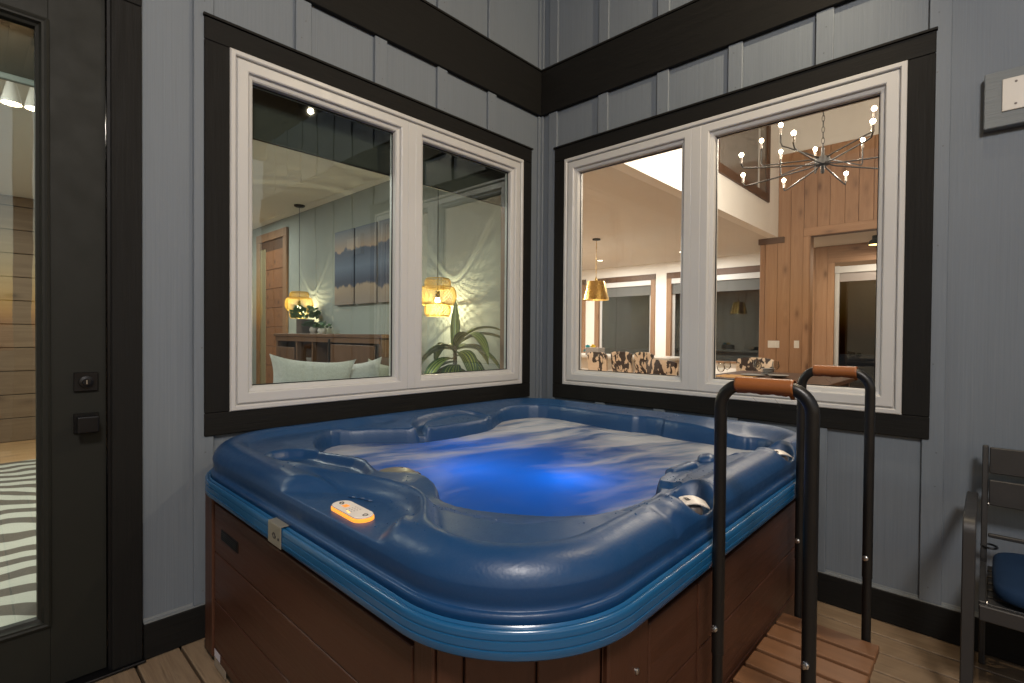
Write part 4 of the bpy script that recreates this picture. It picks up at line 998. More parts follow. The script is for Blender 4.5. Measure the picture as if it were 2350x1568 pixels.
o = thing('house_ornament', (-2.58, -0.20, 0.9135), 'white house shaped ornament on the sideboard shelf', 'ornament')
MB().prism([(-2.63, 0.914), (-2.53, 0.914), (-2.53, 1.055), (-2.58, 1.115), (-2.63, 1.055)], -0.24, -0.17, 'y').build('body', sw, o, bevel=0.003)
MB().box(-2.59, -2.57, -0.243, -0.2402, 0.975, 1.015).build('opening', M['black_metal'], o)
o = thing('bowl', (-3.04, -0.22, 0.9135), 'small gray bowl on the sideboard shelf', 'bowl')
MB().lathe([(0.03, 0.0005), (0.055, 0.03), (0.06, 0.06), (0.052, 0.055), (0.03, 0.02)], (-3.04, -0.22, 0.9135), 20).build('body', plain('grey_stone', (0.22, 0.20, 0.18), 0.6), o, smooth=True)
# wicker pendants
def wicker_mat():
    n = NT('woven_bamboo'); f = n.noise(n.coord(rand=2.0), 40, 4)
    c = n.mix(f, (0.66, 0.46, 0.09), (0.85, 0.66, 0.18)); n.base(c); n.set(rough=0.6)
    tl = n.new('ShaderNodeBsdfTranslucent'); n.l(c, tl.inputs[0]); mx = n.new('ShaderNodeMixShader'); mx.inputs[0].default_value = 0.6
    n.l(n.p.outputs[0], mx.inputs[1]); n.l(tl.outputs[0], mx.inputs[2]); n.l(mx.outputs[0], n.out.inputs[0]); return n.m
M['wicker'] = wicker_mat()
def wicker_lamp(x, y, ztop, label, cord_top=CH, D=0.305):
    t = thing('pendant_lamp', (x, y, ztop-0.31), label, 'lamp', 'wicker pendant lamps')
    k = D/0.305
    drums = [(0.106*k, ztop-0.082*k, ztop, 24), (0.1525*k, ztop-0.212*k, ztop-0.070*k, 34), (0.106*k, ztop-0.305*k, ztop-0.205*k, 24)]
    for r, z0, z1, ns in drums:
        m = MB(); n_ = 9
        for sg in (1, -1):
            for i in range(ns):
                a0 = 2*math.pi*i/ns; P = []
                for j in range(n_):
                    u = j/(n_-1); rr = r*(0.86+0.14*math.sin(math.pi*min(max(u, 0.0), 1))**0.5)+sg*0.0007; a = a0+sg*u*(z1-z0)/r*1.0
                    P.append((x+rr*math.cos(a), y+rr*math.sin(a), z0+(z1-z0)*u))
                m.tube(P, 0.0026*k, 4, caps=False)
        d = m.build('shade', M['wicker'], t)
        for zz, q in ((z0, 0.86), (z1, 0.86)):
            MB().tube([(x+r*q*math.cos(R(a)), y+r*q*math.sin(R(a)), zz) for a in range(0, 360, 12)], 0.0042*k, 6, closed=True).build('rim', M['wicker'], d)
    MB().tube([(x, y, ztop-0.10), (x, y, cord_top-0.02)], 0.0028, 6).build('cord', M['black_metal'], t)
    MB().lathe([(0.062, 0.0), (0.062, -0.012), (0.045, -0.022), (0.004, -0.026)], (x, y, cord_top-0.0005), 24).build('canopy', M['black_metal'], t, smooth=True)
    MB().lathe([(0.016, 0.0), (0.018, -0.05), (0.012, -0.055)], (x, y, ztop-0.10), 14).build('socket', M['black_metal'], t, smooth=True)
    MB().lathe([(0.010, 0.0), (0.020, -0.020), (0.022, -0.032), (0.014, -0.046), (0.0005, -0.05)], (x, y, ztop-0.152), 18, caps=False).build('bulb', M['bulb'], t, smooth=True)
    lamp('POINT', 'pendant_bulb', (x, y, ztop-0.222), 20, WARM2, 0.010, parent=t)
wicker_lamp(-3.596, -0.115, 1.722, 'farther woven wicker pendant lamp glowing above the sideboard plants')
wicker_lamp(-0.985, -0.125, 1.695, 'nearer woven wicker pendant lamp glowing above the striped houseplant')
def recessed(x, y, z, label, power, col=NEUT, ang=None, vis=True):
    t = thing('recessed_light', (x, y, z), label, 'lamp', 'recessed ceiling lights')
    MB().lathe([(0.075, -0.0005), (0.075, -0.006), (0.058, -0.008)], (x, y, z), 24, caps=False).build('trim_ring', sw, t, smooth=True)
    MB().lathe([(0.0005, -0.0035), (0.058, -0.0035)], (x, y, z), 24, caps=False).build('lens', M['bulb_soft'], t)
    lamp('AREA', 'recessed_lamp', (x, y, z-0.012), power, col, 0.11, parent=t)
recessed(-4.745, -0.75, CH, 'recessed ceiling light near the doorway in the room behind the left window', 30)
recessed(-2.4, -1.9, CH, 'added ceiling fill light in the middle of the room behind the left window', 44)  # extra fixture, put in to give the room general light
recessed(-1.1, -3.2, CH, 'added ceiling fill light over the zebra rug inside the door', 28)  # added to brighten the door side of the room
recessed(-4.2, -3.0, CH, 'added ceiling fill light by the plank wall inside the door', 28)  # another added fixture, lifts the light level near the planks
# striped houseplant
def leaf_mat():
    n = NT('striped_leaf'); u = n.new('ShaderNodeUVMap'); s_ = n.sep(u.outputs[0])
    a = n.math('ABSOLUTE', n.math('SUBTRACT', s_[0], 0.5)); f = n.noise(n.coord(), 12, 3)
    w = n.new('ShaderNodeMath', operation='SINE'); n.l(n.math('MULTIPLY', a, 42.0), w.inputs[0])
    k = n.math('MULTIPLY', n.ramp(w.outputs[0], [(0.55, 0.0), (0.85, 1.0)]), n.ramp(a, [(0.30, 1.0), (0.42, 0.0)]))
    n.base(n.mix(k, n.mix(f, (0.022, 0.070, 0.022), (0.045, 0.11, 0.035)), (0.50, 0.58, 0.10))); n.set(rough=0.35, spec=0.6); return n.m
LM = leaf_mat()
hp = thing('houseplant', (-0.50, -0.345, 0), 'tall dracaena houseplant with yellow striped leaves behind the left window', 'plant')
px, py = -0.50, -0.345
def leaf(a, el, L, w, z0, droop, name='leaf'):
    n_ = 12; P = []; p = Vector((px, py, z0)); d = Vector((math.cos(a)*math.cos(el), math.sin(a)*math.cos(el), math.sin(el)))
    for i in range(n_+1):
        P.append(p.copy()); p = p+d*(L/n_); d = (d+Vector((0, 0, -droop/n_))).normalized()
    vs = []; fs = []; uv = []
    for i, q in enumerate(P):
        t = (P[min(i+1, n_)]-P[max(i-1, 0)]).normalized(); s_ = Vector((-math.sin(a), math.cos(a), 0)); nrm = t.cross(s_).normalized()
        ww = 1.2*w*(math.sin(math.pi*min(1, (i/n_)**0.8*0.97+0.03)))**0.8*0.5
        for u in (-1, -0.5, 0, 0.5, 1): vs.append(q+s_*ww*u+nrm*(-abs(u))*ww*0.35*(-1)); uv.append((0.5+u/2, i/n_))
    for i in range(n_):
        for k in range(4): fs.append((i*5+k, i*5+k+1, i*5+k+6, i*5+k+5))
    m = MB().add(vs, fs); o = m.build(name, LM, hp, smooth=True, sharp=0, fix=False)
    ul = o.data.uv_layers.new(name='UVMap')
    for lp in o.data.loops: ul.data[lp.index].uv = uv[lp.vertex_index]
    return o
for a, el, L, w, z0, dr in ((2.4, 1.42, 0.40, 0.06, 1.10, 0.1), (0.75, 0.75, 0.52, 0.10, 1.14, 1.9), (0.55, 0.35, 0.50, 0.10, 1.12, 2.3), (1.05, 0.95, 0.46, 0.085, 1.14, 1.8),
                    (-2.6, 0.25, 0.42, 0.10, 1.12, 2.2), (-2.2, 0.45, 0.36, 0.11, 1.13, 2.6), (-1.6, 0.05, 0.42, 0.12, 1.06, 2.4), (-2.45, -0.2, 0.46, 0.12, 1.04, 1.8),
                    (-0.9, -0.3, 0.40, 0.12, 1.02, 1.8), (0.25, 0.10, 0.42, 0.10, 1.08, 2.5), (-0.2, 0.3, 0.40, 0.11, 1.10, 2.6), (0.0, -0.35, 0.38, 0.07, 1.00, 1.2), (1.6, 0.5, 0.42, 0.09, 1.12, 2.0), (2.9, 0.55, 0.42, 0.09, 1.12, 2.0), (-3.0, 0.0, 0.40, 0.10, 1.06, 2.2), (-2.0, -0.45, 0.42, 0.12, 1.02, 1.2), (-0.1, 0.85, 0.50, 0.10, 1.15, 2.6)):
    leaf(a, el, L, w, z0, dr)
stem_m = plain('cane_stem', (0.10, 0.085, 0.05), 0.7)
for dx, dy, zt in ((0, 0, 1.16), (-0.035, -0.045, 1.02), (0.03, -0.03, 0.98)):
    MB().tube([(px+dx*1.6, py+dy*1.6, 0.36), (px+dx*1.2, py+dy*1.2, 0.7), (px+dx*0.5, py+dy*0.5, zt)], [0.020, 0.018, 0.014], 10).build('stem', stem_m, hp, smooth=True)
MB().lathe([(0.12, 0.001), (0.16, 0.30), (0.17, 0.40), (0.155, 0.40), (0.15, 0.36)], (px, py, 0), 28).build('pot', plain('white_planter', (0.6, 0.58, 0.54), 0.4), hp, smooth=True)
# sofa and cushions under the left window
sf = thing('sofa', (-0.62, -1.55, 0), 'dark sofa backed up to the left window, mostly below the sill', 'sofa')
sof = plain('navy_upholstery', (0.035, 0.042, 0.065), 0.85, bump=0.3, bscale=300)
MB().box(-0.36, -0.17, -2.35, -0.92, 0.12, 0.955).build('backrest', sof, sf, bevel=0.04, seg=4)
MB().box(-1.10, -0.362, -2.30, -0.96, 0.12, 0.45).build('seat', sof, sf, bevel=0.04, seg=4)
for yv in (-2.44, -0.955):
    MB().box(-1.10, -0.20, yv, yv+0.10, 0.10, 0.68).build('armrest', sof, sf, bevel=0.03, seg=3)
for x in (-1.03, -0.25):
    for yv in (-2.35, -0.95): MB().lathe([(0.015, 0.001), (0.022, 0.12)], (x, yv, 0), 12).build('leg', M['pine_dk'], sf)
n = NT('chenille'); v = n.coord(); f = n.noise(v, 70, 5); n.base(n.mix(f, (0.58, 0.565, 0.55), (0.84, 0.825, 0.81))); n.set(rough=0.9, sheen=0.4); n.bump(f, 0.8, 0.004); CHEN = n.m
def pillow(name, c, size, th, rot, mat, label, seed):
    rng = np.random.RandomState(seed); nn = 22; vs = []; fs = []
    for side in (1, -1):
        for i in range(nn+1):
            for j in range(nn+1):
                u, v_ = -1+2*i/nn, -1+2*j/nn
                ear = 0.10*(abs(u)*abs(v_))**3
                px_, py_ = u*(0.90+ear+0.06*abs(v_)**3), v_*(0.90+ear+0.06*abs(u)**3)
                h = (max(0, (1-u**2))*max(0, (1-v_**2)))**0.42
                wr = 0.05*math.sin(5*u*v_*3+seed)*h*(abs(u)**2+abs(v_)**2)*0.5
                vs.append((px_*size[0]/2, side*(h*th/2*(1+wr)), py_*size[1]/2))
    b = (nn+1)**2
    for s_ in (0, 1):
        for i in range(nn):
            for j in range(nn): q = (s_*b+i*(nn+1)+j, s_*b+(i+1)*(nn+1)+j, s_*b+(i+1)*(nn+1)+j+1, s_*b+i*(nn+1)+j+1); fs.append(q)
    e = Euler(rot).to_matrix(); vs = [e @ Vector(p)+Vector(c) for p in vs]
    o = MB().add(vs, fs).build(name, mat, None, smooth=True, sharp=0); return tag(o, label, 'cushion', 'cushions at the left window')
pillow('throw_pillow', (-0.32, -1.50, 0.925), (0.44, 0.36), 0.16, (R(4), R(5), R(86)), CHEN, 'pale aqua throw cushion in the left window, the one nearer the wicker lamp doorway', 2)
pillow('throw_pillow', (-0.42, -1.20, 0.895), (0.38, 0.36), 0.15, (R(-3), R(-4), R(83)), CHEN, 'pale aqua throw cushion in the left window, right of its twin', 5)
pillow('throw_pillow', (-0.60, -0.90, 0.93), (0.22, 0.24), 0.10, (R(10), R(14), R(70)), plain('cream_fabric', (0.55, 0.55, 0.48), 0.9), 'small cream cushion beside the two aqua cushions in the left window', 9)
# roller shade in the left window
rs = thing('roller_shade', (-0.10, -1.1, 2.40), 'dark roller shade pulled partway down in the left window', 'shade')
MB().box(-0.128, -0.120, -1.985, -0.225, 2.128, 2.392).build('fabric', plain('dark_shade_fabric', (0.030, 0.030, 0.026), 0.7, bump=0.1, bscale=400), rs)
MB().box(-0.131, -0.117, -1.985, -0.225, 2.118, 2.1279).build('hem_bar', M['black_metal'], rs, bevel=0.002)
m = MB()
for k in range(60): m.lathe([(0.0004, -0.0022), (0.0022, 0), (0.0004, 0.0022)], (-0.11, -0.235, 1.05+k*0.018), 5, caps=False)
m.tube([(-0.11, -0.235, 1.05), (-0.11, -0.235, 2.12)], 0.0006, 4); m.build('bead_chain', sw, rs)

# ---- kitchen (x < 0) and dining room (x > 0) behind the right wall
struct('floor_right', MB().box(-6, 4.2, 0.155, 9, -0.10, 0.0), M['floor_int'])
struct('ceiling_kitchen', MB().box(-6, -0.152, 0.15, 7.0, CH, CH+0.1), M['ceiling'])
struct('wall_bulkhead', MB().box(-0.151, -0.02, 0.16, 5.579, CH, 4.7), plain('bulkhead_paint', (0.84, 0.83, 0.81), 0.8, var=0.02, bump=0.05, bscale=150))
struct('ceiling_dining', MB().box(-0.2, 4.2, 0.15, 5.7, 4.62, 4.7), M['ceiling'])
struct('wall_kitchen_side', MB().box(-6.1, -6.0, 0.15, 7.0, 0, CH), M['white_wall'])
struct('wall_dining_side', MB().box(4.2, 4.3, 0.15, 7.0, 0, 4.7), M['white_wall'])
struct('wall_inner_front', MB().box(-6, 0.245, 0.151, 0.156, 0, CH).box(0.001, 0.245, 0.151, 0.156, CH, 4.7).box(2.045, 4.2, 0.151, 0.156, 0, 4.7).box(0.245, 2.045, 0.151, 0.156, 0, ZB+0.01).box(0.245, 2.045, 0.151, 0.156, ZT-0.01, 4.7), M['white_wall'])
BY = 6.9
wins = [(-5.55, -4.44), (-4.19, -2.704), (-2.456, -0.40)]
zs0, zs1 = 0.78, 2.52
bw = MB(); edges = [-6.0]+[q for w_ in wins for q in w_]+[-0.28]
for a, b in zip(edges[0::2], edges[1::2]): bw.box(a, b, BY, BY+0.15, 0, CH)
for a, b in wins: bw.box(a, b, BY, BY+0.15, 0, zs0).box(a, b, BY, BY+0.15, zs1, CH)
struct('wall_kitchen_back', bw, M['white_wall'])
labs = ['dark kitchen window at the far left behind the brass pendant', 'dark kitchen window with shade behind the brass pendant and cowhide stools', 'dark kitchen window with shade beside the pine column, behind the wine glasses']
def inner_window(x0, x1, z0, z1, y, label, shade=True, fab=2.09):
    t = thing('window', ((x0+x1)/2, y, z0), label, 'window', 'windows at the back of the kitchen')
    for a, b in ((x0, x0+0.10), (x1-0.10, x1)): MB().box(a, b, y-0.018, y+0.10, z0, z1).build('casing', M['jamb'], t, bevel=0.003)
    MB().box(x0, x1, y-0.020, y+0.10, z1-0.12, z1).build('casing', M['pine_dkx'], t, bevel=0.003)
    MB().box(x0-0.02, x1+0.02, y-0.05, y+0.10, z0-0.03, z0).build('sill', M['jamb'], t, bevel=0.003)
    for a, b in ((x0+0.1005, x0+0.155), (x1-0.155, x1-0.1005)): MB().box(a, b, y+0.05, y+0.09, z0, z1-0.12).build('sash', M['vinyl'], t, bevel=0.002)
    MB().box(x0+0.155, x1-0.155, y+0.065, y+0.071, z0, z1-0.12).build('pane', M['night_glass'], t)
    if shade:
        MB().box(x0+0.102, x1-0.102, y-0.012, y+0.045, z1-0.225, z1-0.1205).build('shade_cassette', M['vinyl'], t, bevel=0.003)
        MB().box(x0+0.110, x1-0.110, y+0.020, y+0.024, fab, z1-0.2255).build('shade', plain('charcoal_shade', (0.10, 0.10, 0.095), 0.8), t)
for (a, b), lab in zip(wins, labs): inner_window(a, b, zs0, zs1, BY, lab)
# pine wall, lintel and post
ww = tag(bpy.data.objects.new('pine_wall', None), 'knotty pine board wall and post beyond the dining table', 'wall'); COL.objects.link(ww); ww.location = (0, 5.58, 0)
WY = 5.58
def board(x0, x1, z0, z1, m='pine', y0=WY, y1=WY+0.03, name='board'): return MB().box(x0+0.0015, x1-0.0015, y0, y1, z0, z1).build(name, M[m], ww, bevel=0.004)
for a, b in ((-0.274, -0.197), (-0.197, -0.023), (-0.023, 0.154), (0.154, 0.325)): board(a, b, 0.0, 2.70 if b < 0.0 else 3.97)
MB().box(-0.27, 0.325, WY+0.031, WY+0.16, 0, CH).build('core', M['pine_dk'], ww)
board(0.326, 0.412, 0.0, 2.705, y0=WY-0.025, name='post'); MB().box(0.413, 0.420, WY-0.02, WY+0.16, 0, 2.705).build('reveal', M['pine'], ww)
board(0.326, 3.6, 2.7085, 2.83, 'pine_x', WY-0.018, name='lintel'); MB().box(0.33, 3.6, WY+0.013, WY+0.16, 2.709, 2.80).build('soffit', M['pine_dkx'], ww)
x = 0.327; k = 0
while x < 4.15:
    w_ = (0.17, 0.155, 0.18, 0.16)[k % 4]; board(x, min(x+w_, 4.19), 2.831, 3.97); x += w_; k += 1
board(-0.15, 4.19, 3.972, 4.61, 'pine_x', WY+0.02, WY+0.04, 'upper_panel').data.materials[0] = M['ceiling']
board(3.6, 4.19, 0, 2.83)
board(-0.292, 0.073, 2.652, CH-0.001, 'pine_dkx', WY-0.03, WY-0.001, 'crown')
MB().box(-0.27, 4.2, WY+0.161, 7.0, CH, CH+0.08).build('soffit_panel', M['ceiling'], ww)
switch(-0.141, 0.021, WY-0.001, 1.075, 1.183, 3, 'wide triple light switch on the pine boards')
switch(0.219, 0.287, WY-0.001, 1.078, 1.188, 1, 'single light switch on the pine boards next to the post')
# entry beyond the post
ew = tag(bpy.data.objects.new('entry_wall', None), 'darker pine wall with glazed patio door seen past the pine post', 'wall'); COL.objects.link(ew); ew.location = (0, BY, 0)
for a, b in ((0.0, 0.19), (0.19, 0.37)): MB().box(a, b-0.002, BY, BY+0.03, 0, CH-0.001).build('board', M['pine'], ew, bevel=0.004)
MB().box(0.37, 0.468, BY-0.01, BY+0.03, 0, 2.455).build('casing', M['pine'], ew, bevel=0.003)
MB().box(0.37, 2.3, BY-0.009, BY+0.03, 2.456, 2.54).build('casing', M['pine_x'], ew, bevel=0.003)
for z0, z1 in ((2.541, 2.64), (2.641, CH-0.001)): MB().box(0.37, 3.0, BY, BY+0.03, z0, z1).build('board', M['pine_x'], ew, bevel=0.003)
MB().box(2.2, 4.2, BY, BY+0.03, 0, 2.454).build('board', M['pine'], ew)
gd = thing('patio_door', (1.3, BY, 0), 'white framed glass patio door with a pulled up shade beyond the pine post', 'door')
for a, b in ((0.470, 0.535), (2.12, 2.19)): MB().box(a, b, BY+0.005, BY+0.06, 0.001, 2.40).build('stile', M['vinyl'], gd, bevel=0.003)
MB().box(0.470, 2.19, BY-0.008, BY+0.05, 2.285, 2.39).build('shade_cassette', M['vinyl'], gd, bevel=0.003)
MB().box(0.50, 2.17, BY+0.015, BY+0.02, 2.145, 2.284).build('shade', plain('grey_shade', (0.30, 0.27, 0.26), 0.8), gd)
MB().box(0.536, 2.119, BY+0.03, BY+0.036, 0.1, 2.39).build('pane', M['night_glass'], gd)
MB().box(0.536, 2.119, BY+0.005, BY+0.06, 0.001, 0.0995).build('rail', M['vinyl'], gd)
t = thing('flush_light', (1.10, 6.35, CH), 'dark flush ceiling light glowing amber past the lintel', 'lamp')
MB().lathe([(0.06, -0.0005), (0.06, -0.05), (0.09, -0.07), (0.125, -0.135), (0.118, -0.135), (0.05, -0.06)], (1.10, 6.35, CH), 24, caps=False).build('shade', M['black_metal'], t, smooth=True)
MB().lathe([(0.0005, -0.130), (0.1, -0.130)], (1.10, 6.35, CH), 20, caps=False).build('lens', emit('amber_lens_lit', (1.0, 0.62, 0.22), 5.0), t)
lamp('AREA', 'entry_lamp', (1.10, 6.35, CH-0.14), 14, WARM, 0.18, parent=t)
# clerestory in the bulkhead
t = thing('clerestory', (0, 4.1, 3.2), 'dark clerestory window in pine trim above the white bulkhead', 'window')
for (a, b, c, d) in ((3.10, 5.06, 3.16, 3.27), (3.10, 5.06, 4.25, 4.36), (4.95, 5.06, 3.271, 4.249), (3.10, 3.21, 3.271, 4.249)): MB().box(-0.0195, 0.012, a, b, c, d).build('casing', M['pine_dk'], t, bevel=0.003)
MB().box(-0.019, -0.008, 3.211, 4.949, 3.271, 4.249).build('pane', plain('dark_glass', (0.15, 0.13, 0.115), 0.12, spec=0.6), t)
MB().box(-0.0075, 0.000, 4.60, 4.65, 3.272, 4.248).build('sash', M['vinyl'], t)
# brass pendants over the island
brass = plain('brushed_brass', (0.62, 0.40, 0.12), 0.26, 1.0, var=0.1)
def brass_pendant(x, y, label):
    t = thing('pendant_lamp', (x, y, 1.79), label, 'lamp', 'brass pendant lamps over the island')
    MB().lathe([(0.135, 0.29), (0.205, 0.0), (0.201, 0.0), (0.131, 0.287), (0.02, 0.287), (0.02, 0.29)], (x, y, 1.79), 40, caps=False).build('shade', brass, t, smooth=True)
    MB().lathe([(0.022, 0.29), (0.020, 0.325), (0.009, 0.345), (0.009, 0.365)], (x, y, 1.79), 16).build('finial', brass, t, smooth=True)
    MB().tube([(x, y, 2.15), (x, y, CH-0.02)], 0.0045, 6).build('rod', brass, t)
    MB().lathe([(0.062, -0.0005), (0.062, -0.022), (0.02, -0.028)], (x, y, CH), 24).build('canopy', M['black_metal'], t, smooth=True)
    MB().lathe([(0.0005, 0.05), (0.028, 0.08), (0.03, 0.11), (0.012, 0.16)], (x, y, 1.79), 16).build('bulb', M['bulb_soft'], t, smooth=True)
    lamp('POINT', 'island_bulb', (x, y, 1.825), 14, WARM, 0.03, parent=t)
brass_pendant(-2.14, 3.89, 'brass cone pendant lamp over the kitchen island, seen in the right window')
recessed(-3.352, 5.826, CH, 'bright recessed light above the brass pendant, near the kitchen windows', 60)
recessed(-1.666, 5.896, CH, 'bright recessed light at the edge of the white window post in the kitchen', 60)
recessed(-4.8, 3.6, CH, 'added fill light at the hidden far side of the kitchen', 110)  # extra fixture outside the view, added to brighten the kitchen
recessed(-4.4, 2.0, CH, 'added fill light out of view near the front corner of the kitchen', 90)  # also added and unseen, raises the kitchen light
isl = thing('kitchen_island', (-2.2, 4.3, 0), 'white topped kitchen island behind the cowhide stools', 'island')
MB().box(-3.8, -0.95, 3.95, 4.75, 0.885, 0.925).build('countertop', plain('pale_quartz', (0.6, 0.56, 0.5), 0.3), isl, bevel=0.004)
MB().box(-3.7, -1.05, 4.15, 4.70, 0.001, 0.8845).build('cabinet', M['white_wall'], isl)
t = thing('gift_box', (-2.22, 4.05, 0.9255), 'gray box with blue and yellow paper flowers on the kitchen island', 'box')
MB().box(-2.42, -2.17, 4.02, 4.20, 0.9258, 1.045).build('box', plain('grey_card', (0.25, 0.22, 0.20), 0.7), t, bevel=0.004)
rng = random.Random(4)
for cx_, cc, q in ((-2.40, (0.03, 0.38, 0.48), 0.04), (-2.30, (0.85, 0.65, 0.08), 0.045), (-2.46, (0.05, 0.30, 0.35), 0.035)):
    m = MB()
    for k in range(26):
        a = rng.uniform(0, 6.28); b = rng.uniform(0, 1.5); d = Vector((math.cos(a)*math.cos(b), math.sin(a)*math.cos(b), math.sin(b))); w = d.orthogonal().normalized()
        p = Vector((cx_, 4.06, 1.05 if cx_ > -2.45 else 0.98)); m.add([p, p+d*q*0.7+w*q*0.35, p+d*q*1.2, p+d*q*0.7-w*q*0.35], [(0, 1, 2, 3)])
    m.build('paper_flower', plain('paper_%d' % int(-cx_*100), cc, 0.7), t)
# cowhide chairs
def cow():
    n = NT('cowhide'); v = n.coord(scale=(1, 1, 0.55), rand=21.0)
    f = n.noise(v, 13, 4, 0.5, 0.6); g = n.noise(n.coord(scale=(90, 90, 25), rand=3.0), 1.0, 2)
    k = n.ramp(f, [(0.495, 0.0), (0.515, 1.0)]); n.base(n.mix(k, n.mix(g, (0.62, 0.47, 0.33), (0.74, 0.60, 0.46)), (0.030, 0.015, 0.010))); n.set(rough=0.7); n.bump(g, 0.3, 0.002); return n.m
COW = cow()
def cow_chair(loc, rz, label, seat_h=0.66, top=1.0, w=0.36, curve=0.0):
    t = thing('cowhide_chair', loc, label, 'chair', 'cowhide chairs')
    t.rotation_euler = (0, 0, rz)
    def B(m, name, mat, **k):
        o = m.build(name, mat, None, **k); o.parent = t; return o
    m = MB(); vs = []; nu = 12; nv = 8; h0 = seat_h-0.02
    for s_ in (0, 1):
        for j in range(nv+1):
            for i in range(nu+1):
                u = -1+2*i/nu; z = h0+(top-h0)*(j/nv); z -= (0.03*abs(u)**4 if j == nv else 0); lean = 0.05*(j/nv)
                yb = 0.20+lean-curve*(u*u)+(0.045 if s_ else 0)-0.012*(1 if j == nv else 0)*(1 if s_ else -1)
                vs.append((u*w/2*(1-0.06*(1-j/nv)), yb, z))
    fs = []; b = (nu+1)*(nv+1)
    for s_ in (0, 1):
        for j in range(nv):
            for i in range(nu): fs.append(tuple(s_*b+q for q in (j*(nu+1)+i, j*(nu+1)+i+1, (j+1)*(nu+1)+i+1, (j+1)*(nu+1)+i)))
    for i in range(nu): fs += [(nv*(nu+1)+i, nv*(nu+1)+i+1, b+nv*(nu+1)+i+1, b+nv*(nu+1)+i), (i, i+1, b+i+1, b+i)]
    for j in range(nv): fs += [(j*(nu+1), (j+1)*(nu+1), b+(j+1)*(nu+1), b+j*(nu+1)), (j*(nu+1)+nu, (j+1)*(nu+1)+nu, b+(j+1)*(nu+1)+nu, b+j*(nu+1)+nu)]
    m.add(vs, fs); B(m, 'backrest', COW, smooth=True, sharp=50)
    B(MB().box(-w/2, w/2, -0.22, 0.21, seat_h-0.07, seat_h), 'seat', COW, bevel=0.02, seg=3)
    for x in (-1, 1):
        for yv in (-0.19, 0.19): B(MB().box(x*(w/2-0.03)-0.016, x*(w/2-0.03)+0.016, yv-0.016, yv+0.016, 0.001, seat_h-0.0705), 'leg', M['pine_dk'], bevel=0.003)
    return t
for x, lab in ((-1.835, 'cowhide stool at the kitchen island, leftmost of three under the brass pendant'), (-1.43, 'cowhide stool at the kitchen island, middle of three'), (-1.085, 'cowhide stool at the kitchen island, rightmost of three')):
    cow_chair((x, 3.75, 0), R(180), lab, w=0.28 if x > -1.2 else 0.325, top=1.0 if x < -1.5 else 1.02)
cow_chair((-0.50, 3.18, 0), R(160), 'low curved cowhide dining chair in front of the white window post', 0.47, 0.955, 0.50, 0.06)
cow_chair((-0.20, 4.98, 0), R(0), 'cowhide dining chair across the table, behind the wine glasses', 0.47, 0.93, 0.52, 0.06)
# dining table with glasses and bowls
tb = thing('dining_table', (0.45, 3.85, 0), 'dark dining table set with glasses, in the right window', 'table')
TZ = 0.76
MB().box(-0.22, 1.15, 2.85, 4.75, TZ-0.045, TZ).build('tabletop', M['pine_dkx'], tb, bevel=0.005)
for x in (-0.14, 1.0):
    for yv in (2.95, 4.57): MB().box(x, x+0.08, yv, yv+0.08, 0.001, TZ-0.046).build('leg', M['pine_dk'], tb, bevel=0.004)
MB().box(-0.15, 1.0, 3.0, 3.04, 0.60, 0.7145).build('apron', M['pine_dkx'], tb)
t = MB().box(-0.10, 0.30, 3.30, 3.80, TZ+0.0005, TZ+0.005).build('placemat', plain('woven_straw', (0.50, 0.27, 0.08), 0.8, bump=0.5, bscale=200), None, bevel=0.001); tag(t, 'straw colored placemat under the wine glasses on the dining table', 'placemat')
gm = NT('drinking_glass'); gm.n.remove(gm.p); tr = gm.new('ShaderNodeBsdfTransparent'); tr.inputs[0].default_value = (0.93, 0.93, 0.92, 1); gl = gm.new('ShaderNodeBsdfGlossy'); gl.inputs['Roughness'].default_value = 0.03
fr = gm.new('ShaderNodeLayerWeight'); fr.inputs[0].default_value = 0.18; mx = gm.new('ShaderNodeMixShader'); gm.l(fr.outputs['Fresnel'], mx.inputs[0]); gm.l(tr.outputs[0], mx.inputs[1]); gm.l(gl.outputs[0], mx.inputs[2]); gm.l(mx.outputs[0], gm.out.inputs[0])
labs = ['wine glass nearest the window edge on the dining table', 'wine glass standing behind the nearest one on the dining table', 'wine glass farthest back on the table, in front of the dark window', 'wine glass in front of the spotted chair back', 'wine glass standing alone at the right, before the pine boards']
for (x, yv), lab in zip(((0.06, 3.2), (-0.06, 3.72), (0.09, 4.32), (0.235, 3.93), (0.375, 4.15)), labs):
    t = thing('wine_glass', (x, yv, TZ), lab, 'glass', 'wine glasses on the dining table')
    MB().lathe([(0.033, 0.0062), (0.030, 0.0095), (0.006, 0.012), (0.004, 0.02)], (x, yv, TZ), 20, caps=False).build('foot', gm.m, t, smooth=True)
    MB().tube([(x, yv, TZ+0.012), (x, yv, TZ+0.065)], 0.0038, 8).build('stem', gm.m, t, smooth=True)
    MB().lathe([(0.004, 0.065), (0.030, 0.080), (0.043, 0.105), (0.042, 0.125), (0.033, 0.175), (0.032, 0.175), (0.041, 0.124), (0.0415, 0.106), (0.028, 0.083)], (x, yv, TZ), 24, caps=False).build('bowl', gm.m, t, smooth=True)
ceram = plain('grey_stoneware', (0.30, 0.30, 0.29), 0.45)
